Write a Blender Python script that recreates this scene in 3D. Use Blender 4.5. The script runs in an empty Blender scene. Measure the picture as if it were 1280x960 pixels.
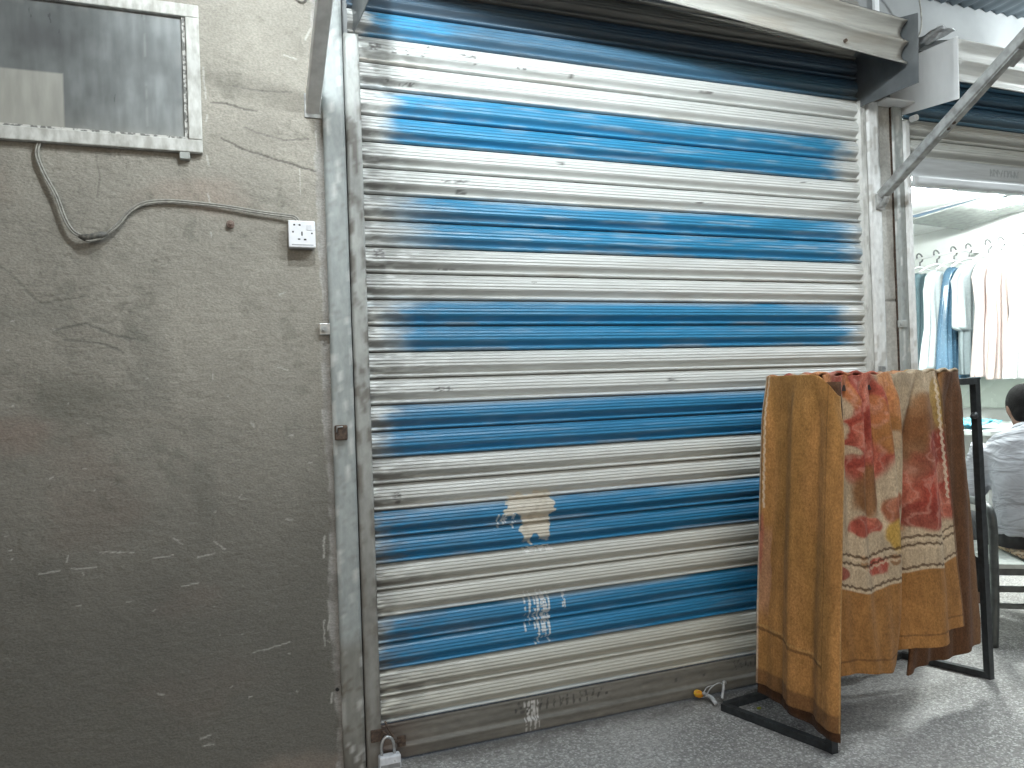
import bpy, bmesh, math, random
import numpy as np
from mathutils import Vector, Matrix

S = bpy.context.scene
COL = S.collection
random.seed(7)
RNG = np.random.default_rng(11)

# ------------------------------------------------------------------ camera
cam_d = bpy.data.cameras.new("camera")
cam = bpy.data.objects.new("camera", cam_d)
COL.objects.link(cam)
S.camera = cam
FPX = 970.0
cam_d.sensor_fit = 'HORIZONTAL'
cam_d.sensor_width = 36.0
cam_d.lens = FPX / 1280 * 36
cam_d.clip_start = 0.05
cam_d.clip_end = 300
_y, _p, _r = math.radians(21.18034), math.radians(0.2774853), math.radians(-1.953387)
_f = Vector((math.sin(_y) * math.cos(_p), math.cos(_y) * math.cos(_p), math.sin(_p)))
_r0 = Vector((math.cos(_y), -math.sin(_y), 0))
_u0 = _r0.cross(_f)
_rr = _r0 * math.cos(_r) + _u0 * math.sin(_r)
_uu = -_r0 * math.sin(_r) + _u0 * math.cos(_r)
M = Matrix.Identity(4)
for i in range(3):
    M[i][0], M[i][1], M[i][2] = _rr[i], _uu[i], -_f[i]
M.translation = Vector((-0.4947, -2.6319, 1.2520))
cam.matrix_world = M

# ------------------------------------------------------------------ world: night sky outside the covered lane
world = bpy.data.worlds.new("World")
S.world = world
world.use_nodes = True
wn = world.node_tree
sky = wn.nodes.new("ShaderNodeTexSky")
sky.sky_type = 'NISHITA'
sky.sun_disc = False
sky.sun_elevation = math.radians(24)
sky.sun_rotation = math.radians(200)
wn.links.new(sky.outputs[0], wn.nodes["Background"].inputs[0])
wn.nodes["Background"].inputs[1].default_value = 0.085

S.view_settings.view_transform = 'Standard'
S.view_settings.look = 'None'
S.view_settings.exposure = 0.0
S.view_settings.gamma = 1.0
S.view_settings.use_curve_mapping = False
S.render.engine = 'CYCLES'
S.cycles.max_bounces = 5
S.cycles.diffuse_bounces = 3
S.cycles.glossy_bounces = 3
S.cycles.use_denoising = True
S.cycles.use_adaptive_sampling = True
S.cycles.adaptive_threshold = 0.03
S.cycles.sample_clamp_indirect = 6.0

BULB_A, BULB_B, BULB_C, SHOP_W = 62.0, 98.0, 130.0, 112.0      # lamp powers used by the lamp builders

# ------------------------------------------------------------------ helpers
def tag(o, label=None, cat=None, group=None, kind=None):
    if label: o["label"] = label
    if cat: o["category"] = cat
    if group: o["group"] = group
    if kind: o["kind"] = kind
    return o

def link(name, me, m=None, parent=None, smooth=False):
    o = bpy.data.objects.new(name, me)
    COL.objects.link(o)
    if m is not None: me.materials.append(m)
    if parent is not None: o.parent = parent
    if smooth:
        me.polygons.foreach_set("use_smooth", np.ones(len(me.polygons), dtype=bool))
    return o

def empty(name, loc, label=None, cat=None, group=None):
    o = bpy.data.objects.new(name, None)
    o.empty_display_size = 0.1
    COL.objects.link(o)
    o.location = loc
    tag(o, label, cat, group)
    return o

def under(o, root):
    """parent keeping world coordinates (meshes are written in world coordinates)"""
    o.parent = root
    o.matrix_parent_inverse = Matrix.Translation(root.location).inverted()
    return o

class MB:
    def __init__(self): self.v, self.f = [], []
    def add(self, vs, fs):
        n = len(self.v)
        self.v += [tuple(v) for v in vs]
        self.f += [tuple(i + n for i in f) for f in fs]
        return self
    def box(self, x0, x1, y0, y1, z0, z1, nx=1, ny=1, nz=1):
        vs = [(x, y, z) for x in (x0, x1) for y in (y0, y1) for z in (z0, z1)]
        fs = [(0, 1, 3, 2), (4, 6, 7, 5), (0, 4, 5, 1), (2, 3, 7, 6), (0, 2, 6, 4), (1, 5, 7, 3)]
        return self.add(vs, fs)
    def bar(self, a, b, w, h, up=(0, 0, 1)):
        a, b = Vector(a), Vector(b)
        d = (b - a).normalized()
        s = d.cross(Vector(up)).normalized()
        t = s.cross(d).normalized()
        vs = []
        for p in (a, b):
            for i, j in ((-1, -1), (1, -1), (1, 1), (-1, 1)):
                vs.append(p + s * (i * w / 2) + t * (j * h / 2))
        return self.add(vs, [(0, 3, 2, 1), (4, 5, 6, 7), (0, 1, 5, 4), (1, 2, 6, 5), (2, 3, 7, 6), (3, 0, 4, 7)])
    def tube(self, pts, r, n=10, cap=True):
        pts = [Vector(p) for p in pts]
        rs = r if isinstance(r, (list, tuple)) else [r] * len(pts)
        base = len(self.v)
        ref = None
        for i, p in enumerate(pts):
            d = (pts[min(i + 1, len(pts) - 1)] - pts[max(i - 1, 0)]).normalized()
            if ref is None:
                ref = d.orthogonal().normalized()
            ref = (ref - d * ref.dot(d))
            if ref.length < 1e-6: ref = d.orthogonal()
            ref.normalize()
            bi = d.cross(ref)
            for k in range(n):
                a = 2 * math.pi * k / n
                self.v.append(tuple(p + (ref * math.cos(a) + bi * math.sin(a)) * rs[i]))
        for i in range(len(pts) - 1):
            for k in range(n):
                a = base + i * n + k
                b = base + i * n + (k + 1) % n
                self.f.append((a, b, b + n, a + n))
        if cap:
            self.f.append(tuple(base + k for k in reversed(range(n))))
            e = base + (len(pts) - 1) * n
            self.f.append(tuple(e + k for k in range(n)))
        return self
    def disc(self, c, axis, r, h, n=20):
        c, axis = Vector(c), Vector(axis).normalized()
        return self.tube([c, c + axis * h], r, n)
    def ball(self, c, rx, ry, rz, nu=20, nv=12, rot=None):
        c = Vector(c)
        base = len(self.v)
        R = rot or Matrix.Identity(3)
        self.v.append(tuple(c + R @ Vector((0, 0, rz))))
        for j in range(1, nv):
            t = math.pi * j / nv
            for i in range(nu):
                a = 2 * math.pi * i / nu
                self.v.append(tuple(c + R @ Vector((rx * math.sin(t) * math.cos(a), ry * math.sin(t) * math.sin(a), rz * math.cos(t)))))
        self.v.append(tuple(c + R @ Vector((0, 0, -rz))))
        last = len(self.v) - 1
        for i in range(nu):
            self.f.append((base, base + 1 + i, base + 1 + (i + 1) % nu))
            self.f.append((last, last - nu + (i + 1) % nu, last - nu + i))
        for j in range(nv - 2):
            for i in range(nu):
                a = base + 1 + j * nu + i
                b = base + 1 + j * nu + (i + 1) % nu
                self.f.append((a, a + nu, b + nu, b))
        return self
    def build(self, name, m, parent=None, smooth=False, bevel=0.0, keep=True):
        me = bpy.data.meshes.new(name)
        me.from_pydata(self.v, [], self.f)
        bm = bmesh.new(); bm.from_mesh(me)
        bmesh.ops.recalc_face_normals(bm, faces=bm.faces)
        bm.to_mesh(me); bm.free()
        o = link(name, me, m, None, smooth)
        if parent is not None:
            under(o, parent)
        if bevel:
            b = o.modifiers.new("bevel", 'BEVEL'); b.width = bevel; b.segments = 2; b.limit_method = 'ANGLE'
        return o

def grid_mesh(name, Pn, col, m, parent=None, smooth=True, flip=False):
    """Pn (a,b,3) points, col (a,b,3) linear surface colours"""
    a, b, _ = Pn.shape
    idx = np.arange(a * b).reshape(a, b)
    q = np.stack([idx[:-1, :-1], idx[:-1, 1:], idx[1:, 1:], idx[1:, :-1]], -1).reshape(-1, 4)
    if flip: q = q[:, ::-1]
    me = bpy.data.meshes.new(name)
    me.vertices.add(a * b)
    me.vertices.foreach_set("co", np.ascontiguousarray(Pn, dtype=np.float32).ravel())
    n = len(q)
    me.loops.add(n * 4)
    me.loops.foreach_set("vertex_index", np.ascontiguousarray(q, dtype=np.int32).ravel())
    me.polygons.add(n)
    me.polygons.foreach_set("loop_start", np.arange(n, dtype=np.int32) * 4)
    me.polygons.foreach_set("loop_total", np.full(n, 4, dtype=np.int32))
    me.update(calc_edges=True)
    if col is not None:
        at = me.attributes.new("Paint", 'FLOAT_COLOR', 'POINT')
        c4 = np.ones((a * b, 4), dtype=np.float32)
        c4[:, :3] = np.clip(col.reshape(-1, 3), 0.004, 0.95)
        at.data.foreach_set("color", c4.ravel())
    me.validate()
    o = link(name, me, m, None, smooth)
    if parent is not None: under(o, parent)
    return o

# ---- numpy noise
def _h(ix, iy, s):
    n = (ix.astype(np.int64) * 374761393 + iy.astype(np.int64) * 668265263 + s * 982451653) & 0xFFFFFFFF
    n = ((n ^ (n >> 13)) * 1274126177) & 0xFFFFFFFF
    n = n ^ (n >> 16)
    return (n & 0xFFFF) / 65535.0
def vn(x, y, s=0):
    ix, iy = np.floor(x), np.floor(y)
    fx, fy = x - ix, y - iy
    fx = fx * fx * (3 - 2 * fx); fy = fy * fy * (3 - 2 * fy)
    a, b = _h(ix, iy, s), _h(ix + 1, iy, s)
    c, d = _h(ix, iy + 1, s), _h(ix + 1, iy + 1, s)
    return (a + (b - a) * fx) * (1 - fy) + (c + (d - c) * fx) * fy
def fbm(x, y, s=0, o=4):
    t, amp, tot = 0, 1.0, 0
    for k in range(o):
        t = t + amp * vn(x * 2 ** k, y * 2 ** k, s + k * 17); tot += amp; amp *= 0.5
    return t / tot
def ss(a, b, x):
    t = np.clip((x - a) / (b - a), 0, 1)
    return t * t * (3 - 2 * t)
def mixc(c, new, k):
    return c * (1 - k[..., None]) + np.array(new) * k[..., None]
def seg_d(X, Z, p, q):
    p, q = np.array(p), np.array(q)
    d = q - p
    L = d @ d + 1e-12
    t = np.clip(((X - p[0]) * d[0] + (Z - p[1]) * d[1]) / L, 0, 1)
    return np.hypot(X - p[0] - t * d[0], Z - p[1] - t * d[1])

# ---- materials
def new_mat(name):
    m = bpy.data.materials.new(name); m.use_nodes = True
    nt = m.node_tree
    return m, nt, nt.nodes["Principled BSDF"]
def N(nt, t, **k):
    n = nt.nodes.new(t)
    for a, b in k.items():
        if a in n.inputs: n.inputs[a].default_value = b
        else: setattr(n, a, b)
    return n
def coords(nt, scale):
    tc = N(nt, "ShaderNodeTexCoord")
    mp = N(nt, "ShaderNodeMapping")
    mp.inputs["Scale"].default_value = scale
    nt.links.new(tc.outputs["Object"], mp.inputs[0])
    return mp.outputs[0]
def bump(nt, b, height, strength, dist=0.002, prev=None):
    n = N(nt, "ShaderNodeBump")
    n.inputs["Strength"].default_value = strength
    n.inputs["Distance"].default_value = dist
    nt.links.new(height, n.inputs["Height"])
    if prev: nt.links.new(prev, n.inputs["Normal"])
    nt.links.new(n.outputs[0], b.inputs["Normal"])
    return n.outputs[0]

def mat_paint(name, rough=0.5, metal=0.0, spec=0.5, nscale=(30, 30, 30), namp=0.25, bstr=0.2, bdist=0.001, rvar=0.2):
    """colour comes from the mesh's own paint layer, broken up by fine noise"""
    m, nt, b = new_mat(name)
    at = N(nt, "ShaderNodeAttribute"); at.attribute_name = "Paint"
    no = N(nt, "ShaderNodeTexNoise"); no.inputs["Scale"].default_value = 1.0; no.inputs["Detail"].default_value = 6
    nt.links.new(coords(nt, nscale), no.inputs["Vector"])
    mr = N(nt, "ShaderNodeMapRange"); mr.inputs["From Min"].default_value = 0.25; mr.inputs["From Max"].default_value = 0.75
    mr.inputs["To Min"].default_value = 1 - namp; mr.inputs["To Max"].default_value = 1 + namp
    nt.links.new(no.outputs["Fac"], mr.inputs["Value"])
    mx = N(nt, "ShaderNodeVectorMath"); mx.operation = 'SCALE'
    nt.links.new(at.outputs["Color"], mx.inputs[0]); nt.links.new(mr.outputs[0], mx.inputs["Scale"])
    nt.links.new(mx.outputs[0], b.inputs["Base Color"])
    rr = N(nt, "ShaderNodeMapRange"); rr.inputs["To Min"].default_value = max(0.05, rough - rvar); rr.inputs["To Max"].default_value = min(1, rough + rvar)
    nt.links.new(no.outputs["Fac"], rr.inputs["Value"]); nt.links.new(rr.outputs[0], b.inputs["Roughness"])
    b.inputs["Metallic"].default_value = metal
    b.inputs["Specular IOR Level"].default_value = spec
    if bstr: bump(nt, b, no.outputs["Fac"], bstr, bdist)
    return m

def mat_simple(name, c, c2=None, rough=0.5, metal=0.0, scale=(25, 25, 25), spec=0.5, bstr=0.15, bdist=0.001, lo=0.35, hi=0.65, detail=6):
    m, nt, b = new_mat(name)
    c2 = c2 or tuple(x * 0.75 for x in c)
    no = N(nt, "ShaderNodeTexNoise"); no.inputs["Scale"].default_value = 1.0; no.inputs["Detail"].default_value = detail
    nt.links.new(coords(nt, scale), no.inputs["Vector"])
    rp = N(nt, "ShaderNodeValToRGB")
    rp.color_ramp.elements[0].position = lo; rp.color_ramp.elements[1].position = hi
    rp.color_ramp.elements[0].color = (*c2, 1); rp.color_ramp.elements[1].color = (*c, 1)
    nt.links.new(no.outputs["Fac"], rp.inputs[0]); nt.links.new(rp.outputs[0], b.inputs["Base Color"])
    rr = N(nt, "ShaderNodeMapRange"); rr.inputs["To Min"].default_value = min(1, rough + 0.15); rr.inputs["To Max"].default_value = max(0.05, rough - 0.12)
    nt.links.new(no.outputs["Fac"], rr.inputs["Value"]); nt.links.new(rr.outputs[0], b.inputs["Roughness"])
    b.inputs["Metallic"].default_value = metal
    b.inputs["Specular IOR Level"].default_value = spec
    if bstr: bump(nt, b, no.outputs["Fac"], bstr, bdist)
    return m

def mat_emit(name, c, strength):
    m, nt, b = new_mat(name)
    b.inputs["Base Color"].default_value = (*c, 1)
    b.inputs["Emission Color"].default_value = (*c, 1)
    b.inputs["Emission Strength"].default_value = strength
    return m

M_post = mat_simple("grey_green_gloss_paint", (0.42, 0.44, 0.43), (0.30, 0.31, 0.29), 0.45, 0, (18, 18, 5))
M_white_metal = mat_simple("white_enamel_steel", (0.84, 0.85, 0.85), (0.76, 0.77, 0.77), 0.4, 0, (14, 14, 6))
M_dark_plate = mat_simple("slate_painted_steel", (0.17, 0.18, 0.185), (0.11, 0.12, 0.125), 0.33, 0.2, (10, 10, 10))
M_rust = mat_simple("rusty_iron", (0.13, 0.09, 0.065), (0.05, 0.035, 0.03), 0.7, 0.3, (90, 90, 90), bstr=0.5)
M_steel = mat_simple("worn_steel", (0.55, 0.56, 0.57), (0.38, 0.38, 0.38), 0.32, 0.85, (60, 60, 60))
M_black_iron = mat_simple("black_painted_tube", (0.035, 0.04, 0.043), (0.02, 0.022, 0.024), 0.42, 0.1, (40, 40, 40))
M_strut = mat_simple("grey_strut_paint", (0.42, 0.43, 0.42), (0.24, 0.24, 0.23), 0.5, 0.1, (30, 30, 30))
M_black = mat_simple("dark_gap", (0.02, 0.02, 0.02), None, 0.8)
M_plastic = mat_simple("white_plastic", (0.78, 0.79, 0.82), (0.72, 0.73, 0.76), 0.35, 0, (40, 40, 40), bstr=0.02)

# ================================================================== SETTING
# ------------------------------------------------------------------ floor: one terrazzo-like cement sheet
def floor_mat():
    m, nt, b = new_mat("speckled_cement_floor")
    v = coords(nt, (1, 1, 1))
    big = N(nt, "ShaderNodeTexNoise"); big.inputs["Scale"].default_value = 1.6; big.inputs["Detail"].default_value = 5
    nt.links.new(v, big.inputs["Vector"])
    fine = N(nt, "ShaderNodeTexNoise"); fine.inputs["Scale"].default_value = 55; fine.inputs["Detail"].default_value = 8; fine.inputs["Roughness"].default_value = 0.75
    nt.links.new(v, fine.inputs["Vector"])
    vo = N(nt, "ShaderNodeTexVoronoi"); vo.inputs["Scale"].default_value = 78
    nt.links.new(v, vo.inputs["Vector"])
    vo2 = N(nt, "ShaderNodeTexVoronoi"); vo2.inputs["Scale"].default_value = 140
    nt.links.new(v, vo2.inputs["Vector"])
    base = N(nt, "ShaderNodeValToRGB")
    base.color_ramp.elements[0].position = 0.33; base.color_ramp.elements[0].color = (0.23, 0.22, 0.213, 1)
    base.color_ramp.elements[1].position = 0.68; base.color_ramp.elements[1].color = (0.40, 0.385, 0.37, 1)
    nt.links.new(big.outputs["Fac"], base.inputs[0])
    mul = N(nt, "ShaderNodeMix"); mul.data_type = 'RGBA'; mul.blend_type = 'MULTIPLY'; mul.inputs[0].default_value = 0.8
    fr = N(nt, "ShaderNodeValToRGB"); fr.color_ramp.elements[0].position = 0.35; fr.color_ramp.elements[0].color = (0.35, 0.35, 0.36, 1)
    fr.color_ramp.elements[1].position = 0.62; fr.color_ramp.elements[1].color = (1.25, 1.25, 1.22, 1)
    nt.links.new(fine.outputs["Fac"], fr.inputs[0])
    nt.links.new(base.outputs[0], mul.inputs[6]); nt.links.new(fr.outputs[0], mul.inputs[7])
    # pale stone chips: a random share of the cells
    def chips(vor, lo, hi, thr):
        sep = N(nt, "ShaderNodeSeparateColor"); nt.links.new(vor.outputs["Color"], sep.inputs[0])
        pick = N(nt, "ShaderNodeMath"); pick.operation = 'GREATER_THAN'; pick.inputs[1].default_value = thr
        nt.links.new(sep.outputs[0], pick.inputs[0])
        e = N(nt, "ShaderNodeMapRange"); e.inputs["From Min"].default_value = lo; e.inputs["From Max"].default_value = hi
        e.inputs["To Min"].default_value = 1; e.inputs["To Max"].default_value = 0
        nt.links.new(vor.outputs["Distance"], e.inputs["Value"])
        mm = N(nt, "ShaderNodeMath"); mm.operation = 'MULTIPLY'
        nt.links.new(pick.outputs[0], mm.inputs[0]); nt.links.new(e.outputs[0], mm.inputs[1])
        return mm.outputs[0]
    c1, c2 = chips(vo, 0.25, 0.5, 0.66), chips(vo2, 0.25, 0.55, 0.6)
    mx = N(nt, "ShaderNodeMath"); mx.operation = 'MAXIMUM'
    nt.links.new(c1, mx.inputs[0]); nt.links.new(c2, mx.inputs[1])
    sc = N(nt, "ShaderNodeMath"); sc.operation = 'MULTIPLY'; sc.inputs[1].default_value = 0.85
    nt.links.new(mx.outputs[0], sc.inputs[0])
    out = N(nt, "ShaderNodeMix"); out.data_type = 'RGBA'
    out.inputs[7].default_value = (0.60, 0.595, 0.575, 1)
    nt.links.new(sc.outputs[0], out.inputs[0]); nt.links.new(mul.outputs[2], out.inputs[6])
    # scuffs
    w = N(nt, "ShaderNodeTexNoise"); w.inputs["Scale"].default_value = 6; w.inputs["Detail"].default_value = 6; w.inputs["Distortion"].default_value = 1.2
    nt.links.new(v, w.inputs["Vector"])
    wr = N(nt, "ShaderNodeMapRange"); wr.inputs["From Min"].default_value = 0.58; wr.inputs["From Max"].default_value = 0.78; wr.inputs["To Max"].default_value = 0.4
    nt.links.new(w.outputs["Fac"], wr.inputs["Value"])
    o2 = N(nt, "ShaderNodeMix"); o2.data_type = 'RGBA'; o2.inputs[7].default_value = (0.38, 0.375, 0.36, 1)
    nt.links.new(wr.outputs[0], o2.inputs[0]); nt.links.new(out.outputs[2], o2.inputs[6])
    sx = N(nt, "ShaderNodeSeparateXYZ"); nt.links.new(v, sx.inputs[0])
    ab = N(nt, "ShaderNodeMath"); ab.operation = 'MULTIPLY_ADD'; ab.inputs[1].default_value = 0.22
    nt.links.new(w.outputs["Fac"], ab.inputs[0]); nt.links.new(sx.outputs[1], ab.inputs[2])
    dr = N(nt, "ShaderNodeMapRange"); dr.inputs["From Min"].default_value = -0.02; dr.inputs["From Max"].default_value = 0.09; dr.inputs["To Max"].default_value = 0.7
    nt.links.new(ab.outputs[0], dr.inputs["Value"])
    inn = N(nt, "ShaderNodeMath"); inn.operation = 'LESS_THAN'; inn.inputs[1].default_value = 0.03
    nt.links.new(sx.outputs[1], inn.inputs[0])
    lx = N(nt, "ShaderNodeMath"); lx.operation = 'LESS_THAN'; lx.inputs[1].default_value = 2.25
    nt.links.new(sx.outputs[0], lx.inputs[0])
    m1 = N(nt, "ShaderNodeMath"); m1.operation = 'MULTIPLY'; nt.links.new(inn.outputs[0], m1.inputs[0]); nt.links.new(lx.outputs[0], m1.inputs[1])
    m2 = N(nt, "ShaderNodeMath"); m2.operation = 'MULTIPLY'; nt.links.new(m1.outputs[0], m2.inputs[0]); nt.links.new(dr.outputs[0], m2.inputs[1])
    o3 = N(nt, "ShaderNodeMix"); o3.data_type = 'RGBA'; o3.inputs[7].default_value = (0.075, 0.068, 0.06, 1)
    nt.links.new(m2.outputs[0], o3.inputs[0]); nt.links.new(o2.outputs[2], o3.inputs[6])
    nt.links.new(o3.outputs[2], b.inputs["Base Color"])
    b.inputs["Roughness"].default_value = 0.62
    bump(nt, b, fine.outputs["Fac"], 0.5, 0.003)
    return m
fl = MB().add([(-60, -60, 0), (60, -60, 0), (60, 60, 0), (-60, 60, 0)], [(0, 1, 2, 3)]).build("floor", floor_mat())
tag(fl, "grey speckled cement floor of the covered lane", "floor", kind="structure")

# ------------------------------------------------------------------ plaster wall
def build_plaster_wall():
    xs = np.concatenate([np.linspace(-4.2, -1.36, 60), np.arange(-1.35, -0.1235, 0.0032), [-0.122]])
    zs = np.concatenate([np.linspace(-0.02, 2.62, 800), np.linspace(2.63, 3.1, 12)])
    X, Z = np.meshgrid(xs, zs, indexing='ij')
    base = np.array([0.315, 0.295, 0.255])
    n1 = fbm(X * 2.2 + 5, Z * 1.8, 3, 5)
    n2 = fbm(X * 9, Z * 9, 9, 5)
    n3 = fbm(X * 40, Z * 70, 21, 4)
    col = base * (0.72 + 0.36 * n1 + 0.22 * (n2 - .5) + 0.18 * (n3 - .5))[..., None]
    # lower wall coloured darker up to hip height, ragged
    g = 1 - ss(0.5, 1.55, Z + 0.5 * (fbm(X * 1.6, Z * 1.6, 31, 4) - .5))
    col = mixc(col, (0.102, 0.100, 0.089), 0.80 * g)
    # rubbed dark areas and brownish smears
    for (px, pz, rx, rz, c, k) in [(-.90, 1.22, .16, .14, (.10, .10, .08), .55), (-.66, 1.33, .09, .20, (.13, .13, .115), .5),
                                   (-.53, .98, .05, .30, (.11, .11, .095), .45), (-1.08, 1.17, .18, .07, (.24, .17, .14), .55),
                                   (-.84, .98, .16, .16, (.2, .15, .125), .35), (-.52, 1.88, .18, .08, (.33, .235, .19), .42),
                                   (-.56, .62, .13, .06, (.2, .14, .12), .3), (-.55, .35, .25, .12, (.19, .14, .12), .25),
                                   (-1.02, 1.5, .16, .05, (.16, .16, .14), .4), (-.96, .75, .1, .1, (.09, .09, .08), .45),
                                   (-1.2, 1.9, .2, .1, (.33, .25, .2), .4), (-.30, .03, .25, .07, (.30, .24, .2), .55), (-.25, 1.2, .1, .3, (.28, .27, .24), .3)]:
        d = ((X - px) / rx) ** 2 + ((Z - pz) / rz) ** 2 + 2.6 * (fbm(X * 7, Z * 11, int(px * 90) + 400, 5) - .5)
        col = mixc(col, c, .72 * k * (1 - ss(-.3, 1.3, d)))
    # speckles of mould
    m = ss(.60, .72, fbm(X * 26, Z * 26, 77, 3)) * ss(.5, .62, fbm(X * 4, Z * 4, 88, 3))
    col = mixc(col, (.12, .12, .10), .28 * m)
    relief = 0.0022 * (n2 - .5) + 0.0028 * (fbm(X * 55, Z * 90, 5, 4) - .5) + 0.004 * (n1 - .5)
    ck = 1 - ss(.0, .045, np.abs(fbm(X * 16, Z * 34, 801, 4) - .5))
    ck = ck * ss(.48, .62, fbm(X * 5, Z * 6, 807, 3))
    col = mixc(col, (.13, .125, .108), .30 * ck)
    relief = relief - .0008 * ck
    # cracks
    def poly(pts, w, c, k, dep=0.0):
        nonlocal col, relief
        J = 0.006 * (fbm(X * 60, Z * 60, 55, 3) - .5)
        for p, q in zip(pts[:-1], pts[1:]):
            mxs = (X > min(p[0], q[0]) - .03) & (X < max(p[0], q[0]) + .03) & (Z > min(p[1], q[1]) - .03) & (Z < max(p[1], q[1]) + .03)
            d = np.full_like(X, 1.0)
            d[mxs] = seg_d(X[mxs] + J[mxs], Z[mxs] + J[mxs], p, q)
            kk = k * (1 - ss(w * .4, w, d))
            col = mixc(col, c, kk)
            relief = relief - dep * kk
    poly([(-.47, 2.19), (-.42, 2.192), (-.37, 2.18), (-.33, 2.178)], .0045, (.12, .11, .10), .7, .001)
    poly([(-.44, 2.08), (-.38, 2.05), (-.30, 2.03), (-.22, 2.01), (-.15, 1.995)], .0045, (.11, .10, .09), .8, .001)
    poly([(-.37, 2.12), (-.30, 2.10), (-.24, 2.09), (-.17, 2.10)], .004, (.13, .12, .11), .6, .001)
    poly([(-.40, 2.25), (-.31, 2.245), (-.22, 2.25)], .004, (.15, .14, .13), .5, .001)
    poly([(-.80, 2.0), (-.79, 1.93), (-.80, 1.87)], .004, (.15, .14, .12), .6, .001)
    poly([(-1.15, 1.75), (-1.02, 1.62), (-.96, 1.55), (-.83, 1.57)], .004, (.12, .12, .10), .5, .001)
    poly([(-.92, 1.47), (-.84, 1.49), (-.76, 1.45), (-.70, 1.44)], .0045, (.09, .09, .08), .6, .001)
    poly([(-.90, 1.44), (-.80, 1.43), (-.74, 1.40)], .004, (.09, .09, .08), .5, .001)
    # light scratches, plaster smears and nicks
    W = (.62, .61, .57)
    for p, q, w in [((-.488, 2.30), (-.484, 2.20), .006), ((-.486, 2.02), (-.48, 1.99), .006), ((-.487, 1.90), (-.482, 1.87), .006), ((-.48, 1.78), (-.478, 1.765), .006),
                    ((-.485, 2.13), (-.48, 2.15), .007), ((-.14, 2.06), (-.145, 2.13), .004), ((-.82, .80), (-.73, .79), .004), ((-.62, .82), (-.59, .80), .004), ((-.68, .765), (-.62, .77), .004),
                    ((-.98, .755), (-.93, .755), .005), ((-.90, .757), (-.83, .757), .004), ((-.55, .755), (-.50, .762), .005), ((-.5, .80), (-.47, .77), .004), ((-.36, .435), (-.28, .45), .004), ((-.40, .432), (-.36, .437), .003),
                    ((-.172, .50), (-.17, .42), .005), ((-.15, .52), (-.16, .47), .006), ((-.56, .19), (-.53, .195), .005), ((-.55, .165), (-.52, .165), .006), ((-.6, .67), (-.55, .675), .003),
                    ((-1.09, 1.48), (-1.087, 1.45), .005), ((-.49, 1.33), (-.49, 1.31), .004), ((-.28, 1.58), (-.26, 1.59), .005), ((-.29, 1.345), (-.26, 1.335), .005), ((-.38, 1.17), (-.37, 1.155), .006),
                    ((-.28, .85), (-.26, .845), .005), ((-.91, .78), (-.905, .80), .004), ((-1.0, .10), (-.94, .13), .005), ((-.165, .71), (-.16, .78), .007), ((-.155, .23), (-.15, .26), .008),
                    ((-.2, 1.9), (-.2, 2.0), .003), ((-.24, 2.37), (-.2, 2.36), .005), ((-.17, 2.43), (-.15, 2.47), .008)]:
        poly([p, q], w * .62, W, .42)
    for _ in range(46):
        x, z = RNG.uniform(-1.2, -.15), RNG.uniform(.25, 1.5)
        poly([(x, z), (x + RNG.normal(0, .007), z + RNG.normal(0, .004))], .0028, W, .38)
    # paint scraped along the post, slightly wavy
    e = X - (-.150 + .006 * np.sin(Z * 9) + .02 * (fbm(X * 3, Z * 14, 61, 3) - .5))
    col = mixc(col, (.47, .46, .44), .55 * ss(-.002, .006, e) * ss(.35, .6, fbm(X * 12, Z * 22, 66, 3)))
    col = mixc(col, (.27, .26, .25), .5 * ss(.004, .012, e))
    # render the cable and window dust line
    P3 = np.stack([X, -relief, Z], -1)
    m = mat_paint("cement_plaster", 0.85, 0, 0.25, (120, 120, 190), 0.22, 0.55, 0.004, 0.1)
    o = grid_mesh("plaster_wall", P3, col, m, flip=False)
    tag(o, "grey cement plaster wall, darker low down, beside the shutter", "wall")
    sol = o.modifiers.new("solid", 'SOLIDIFY'); sol.thickness = 0.10; sol.offset = 1
    return o
plaster = build_plaster_wall()

# upper masonry above both shops, and the wall beyond the second shop
M_upper = mat_simple("grey_painted_masonry", (0.34, 0.35, 0.35), (0.25, 0.26, 0.26), 0.8, 0, (3, 3, 3), bstr=0.3, bdist=0.004)
o = MB().box(-0.121, 4.8, 0.10, 0.22, 2.46, 3.06).build("upper_wall", M_upper)
tag(o, "pale masonry strip above the rolled up shutters, under the roof", "wall")
o = MB().box(4.72, 9.0, 0.0, 0.12, 0, 3.06).build("side_wall", M_upper)
tag(o, "plain wall at the far end of the lit shop", "wall")

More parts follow.
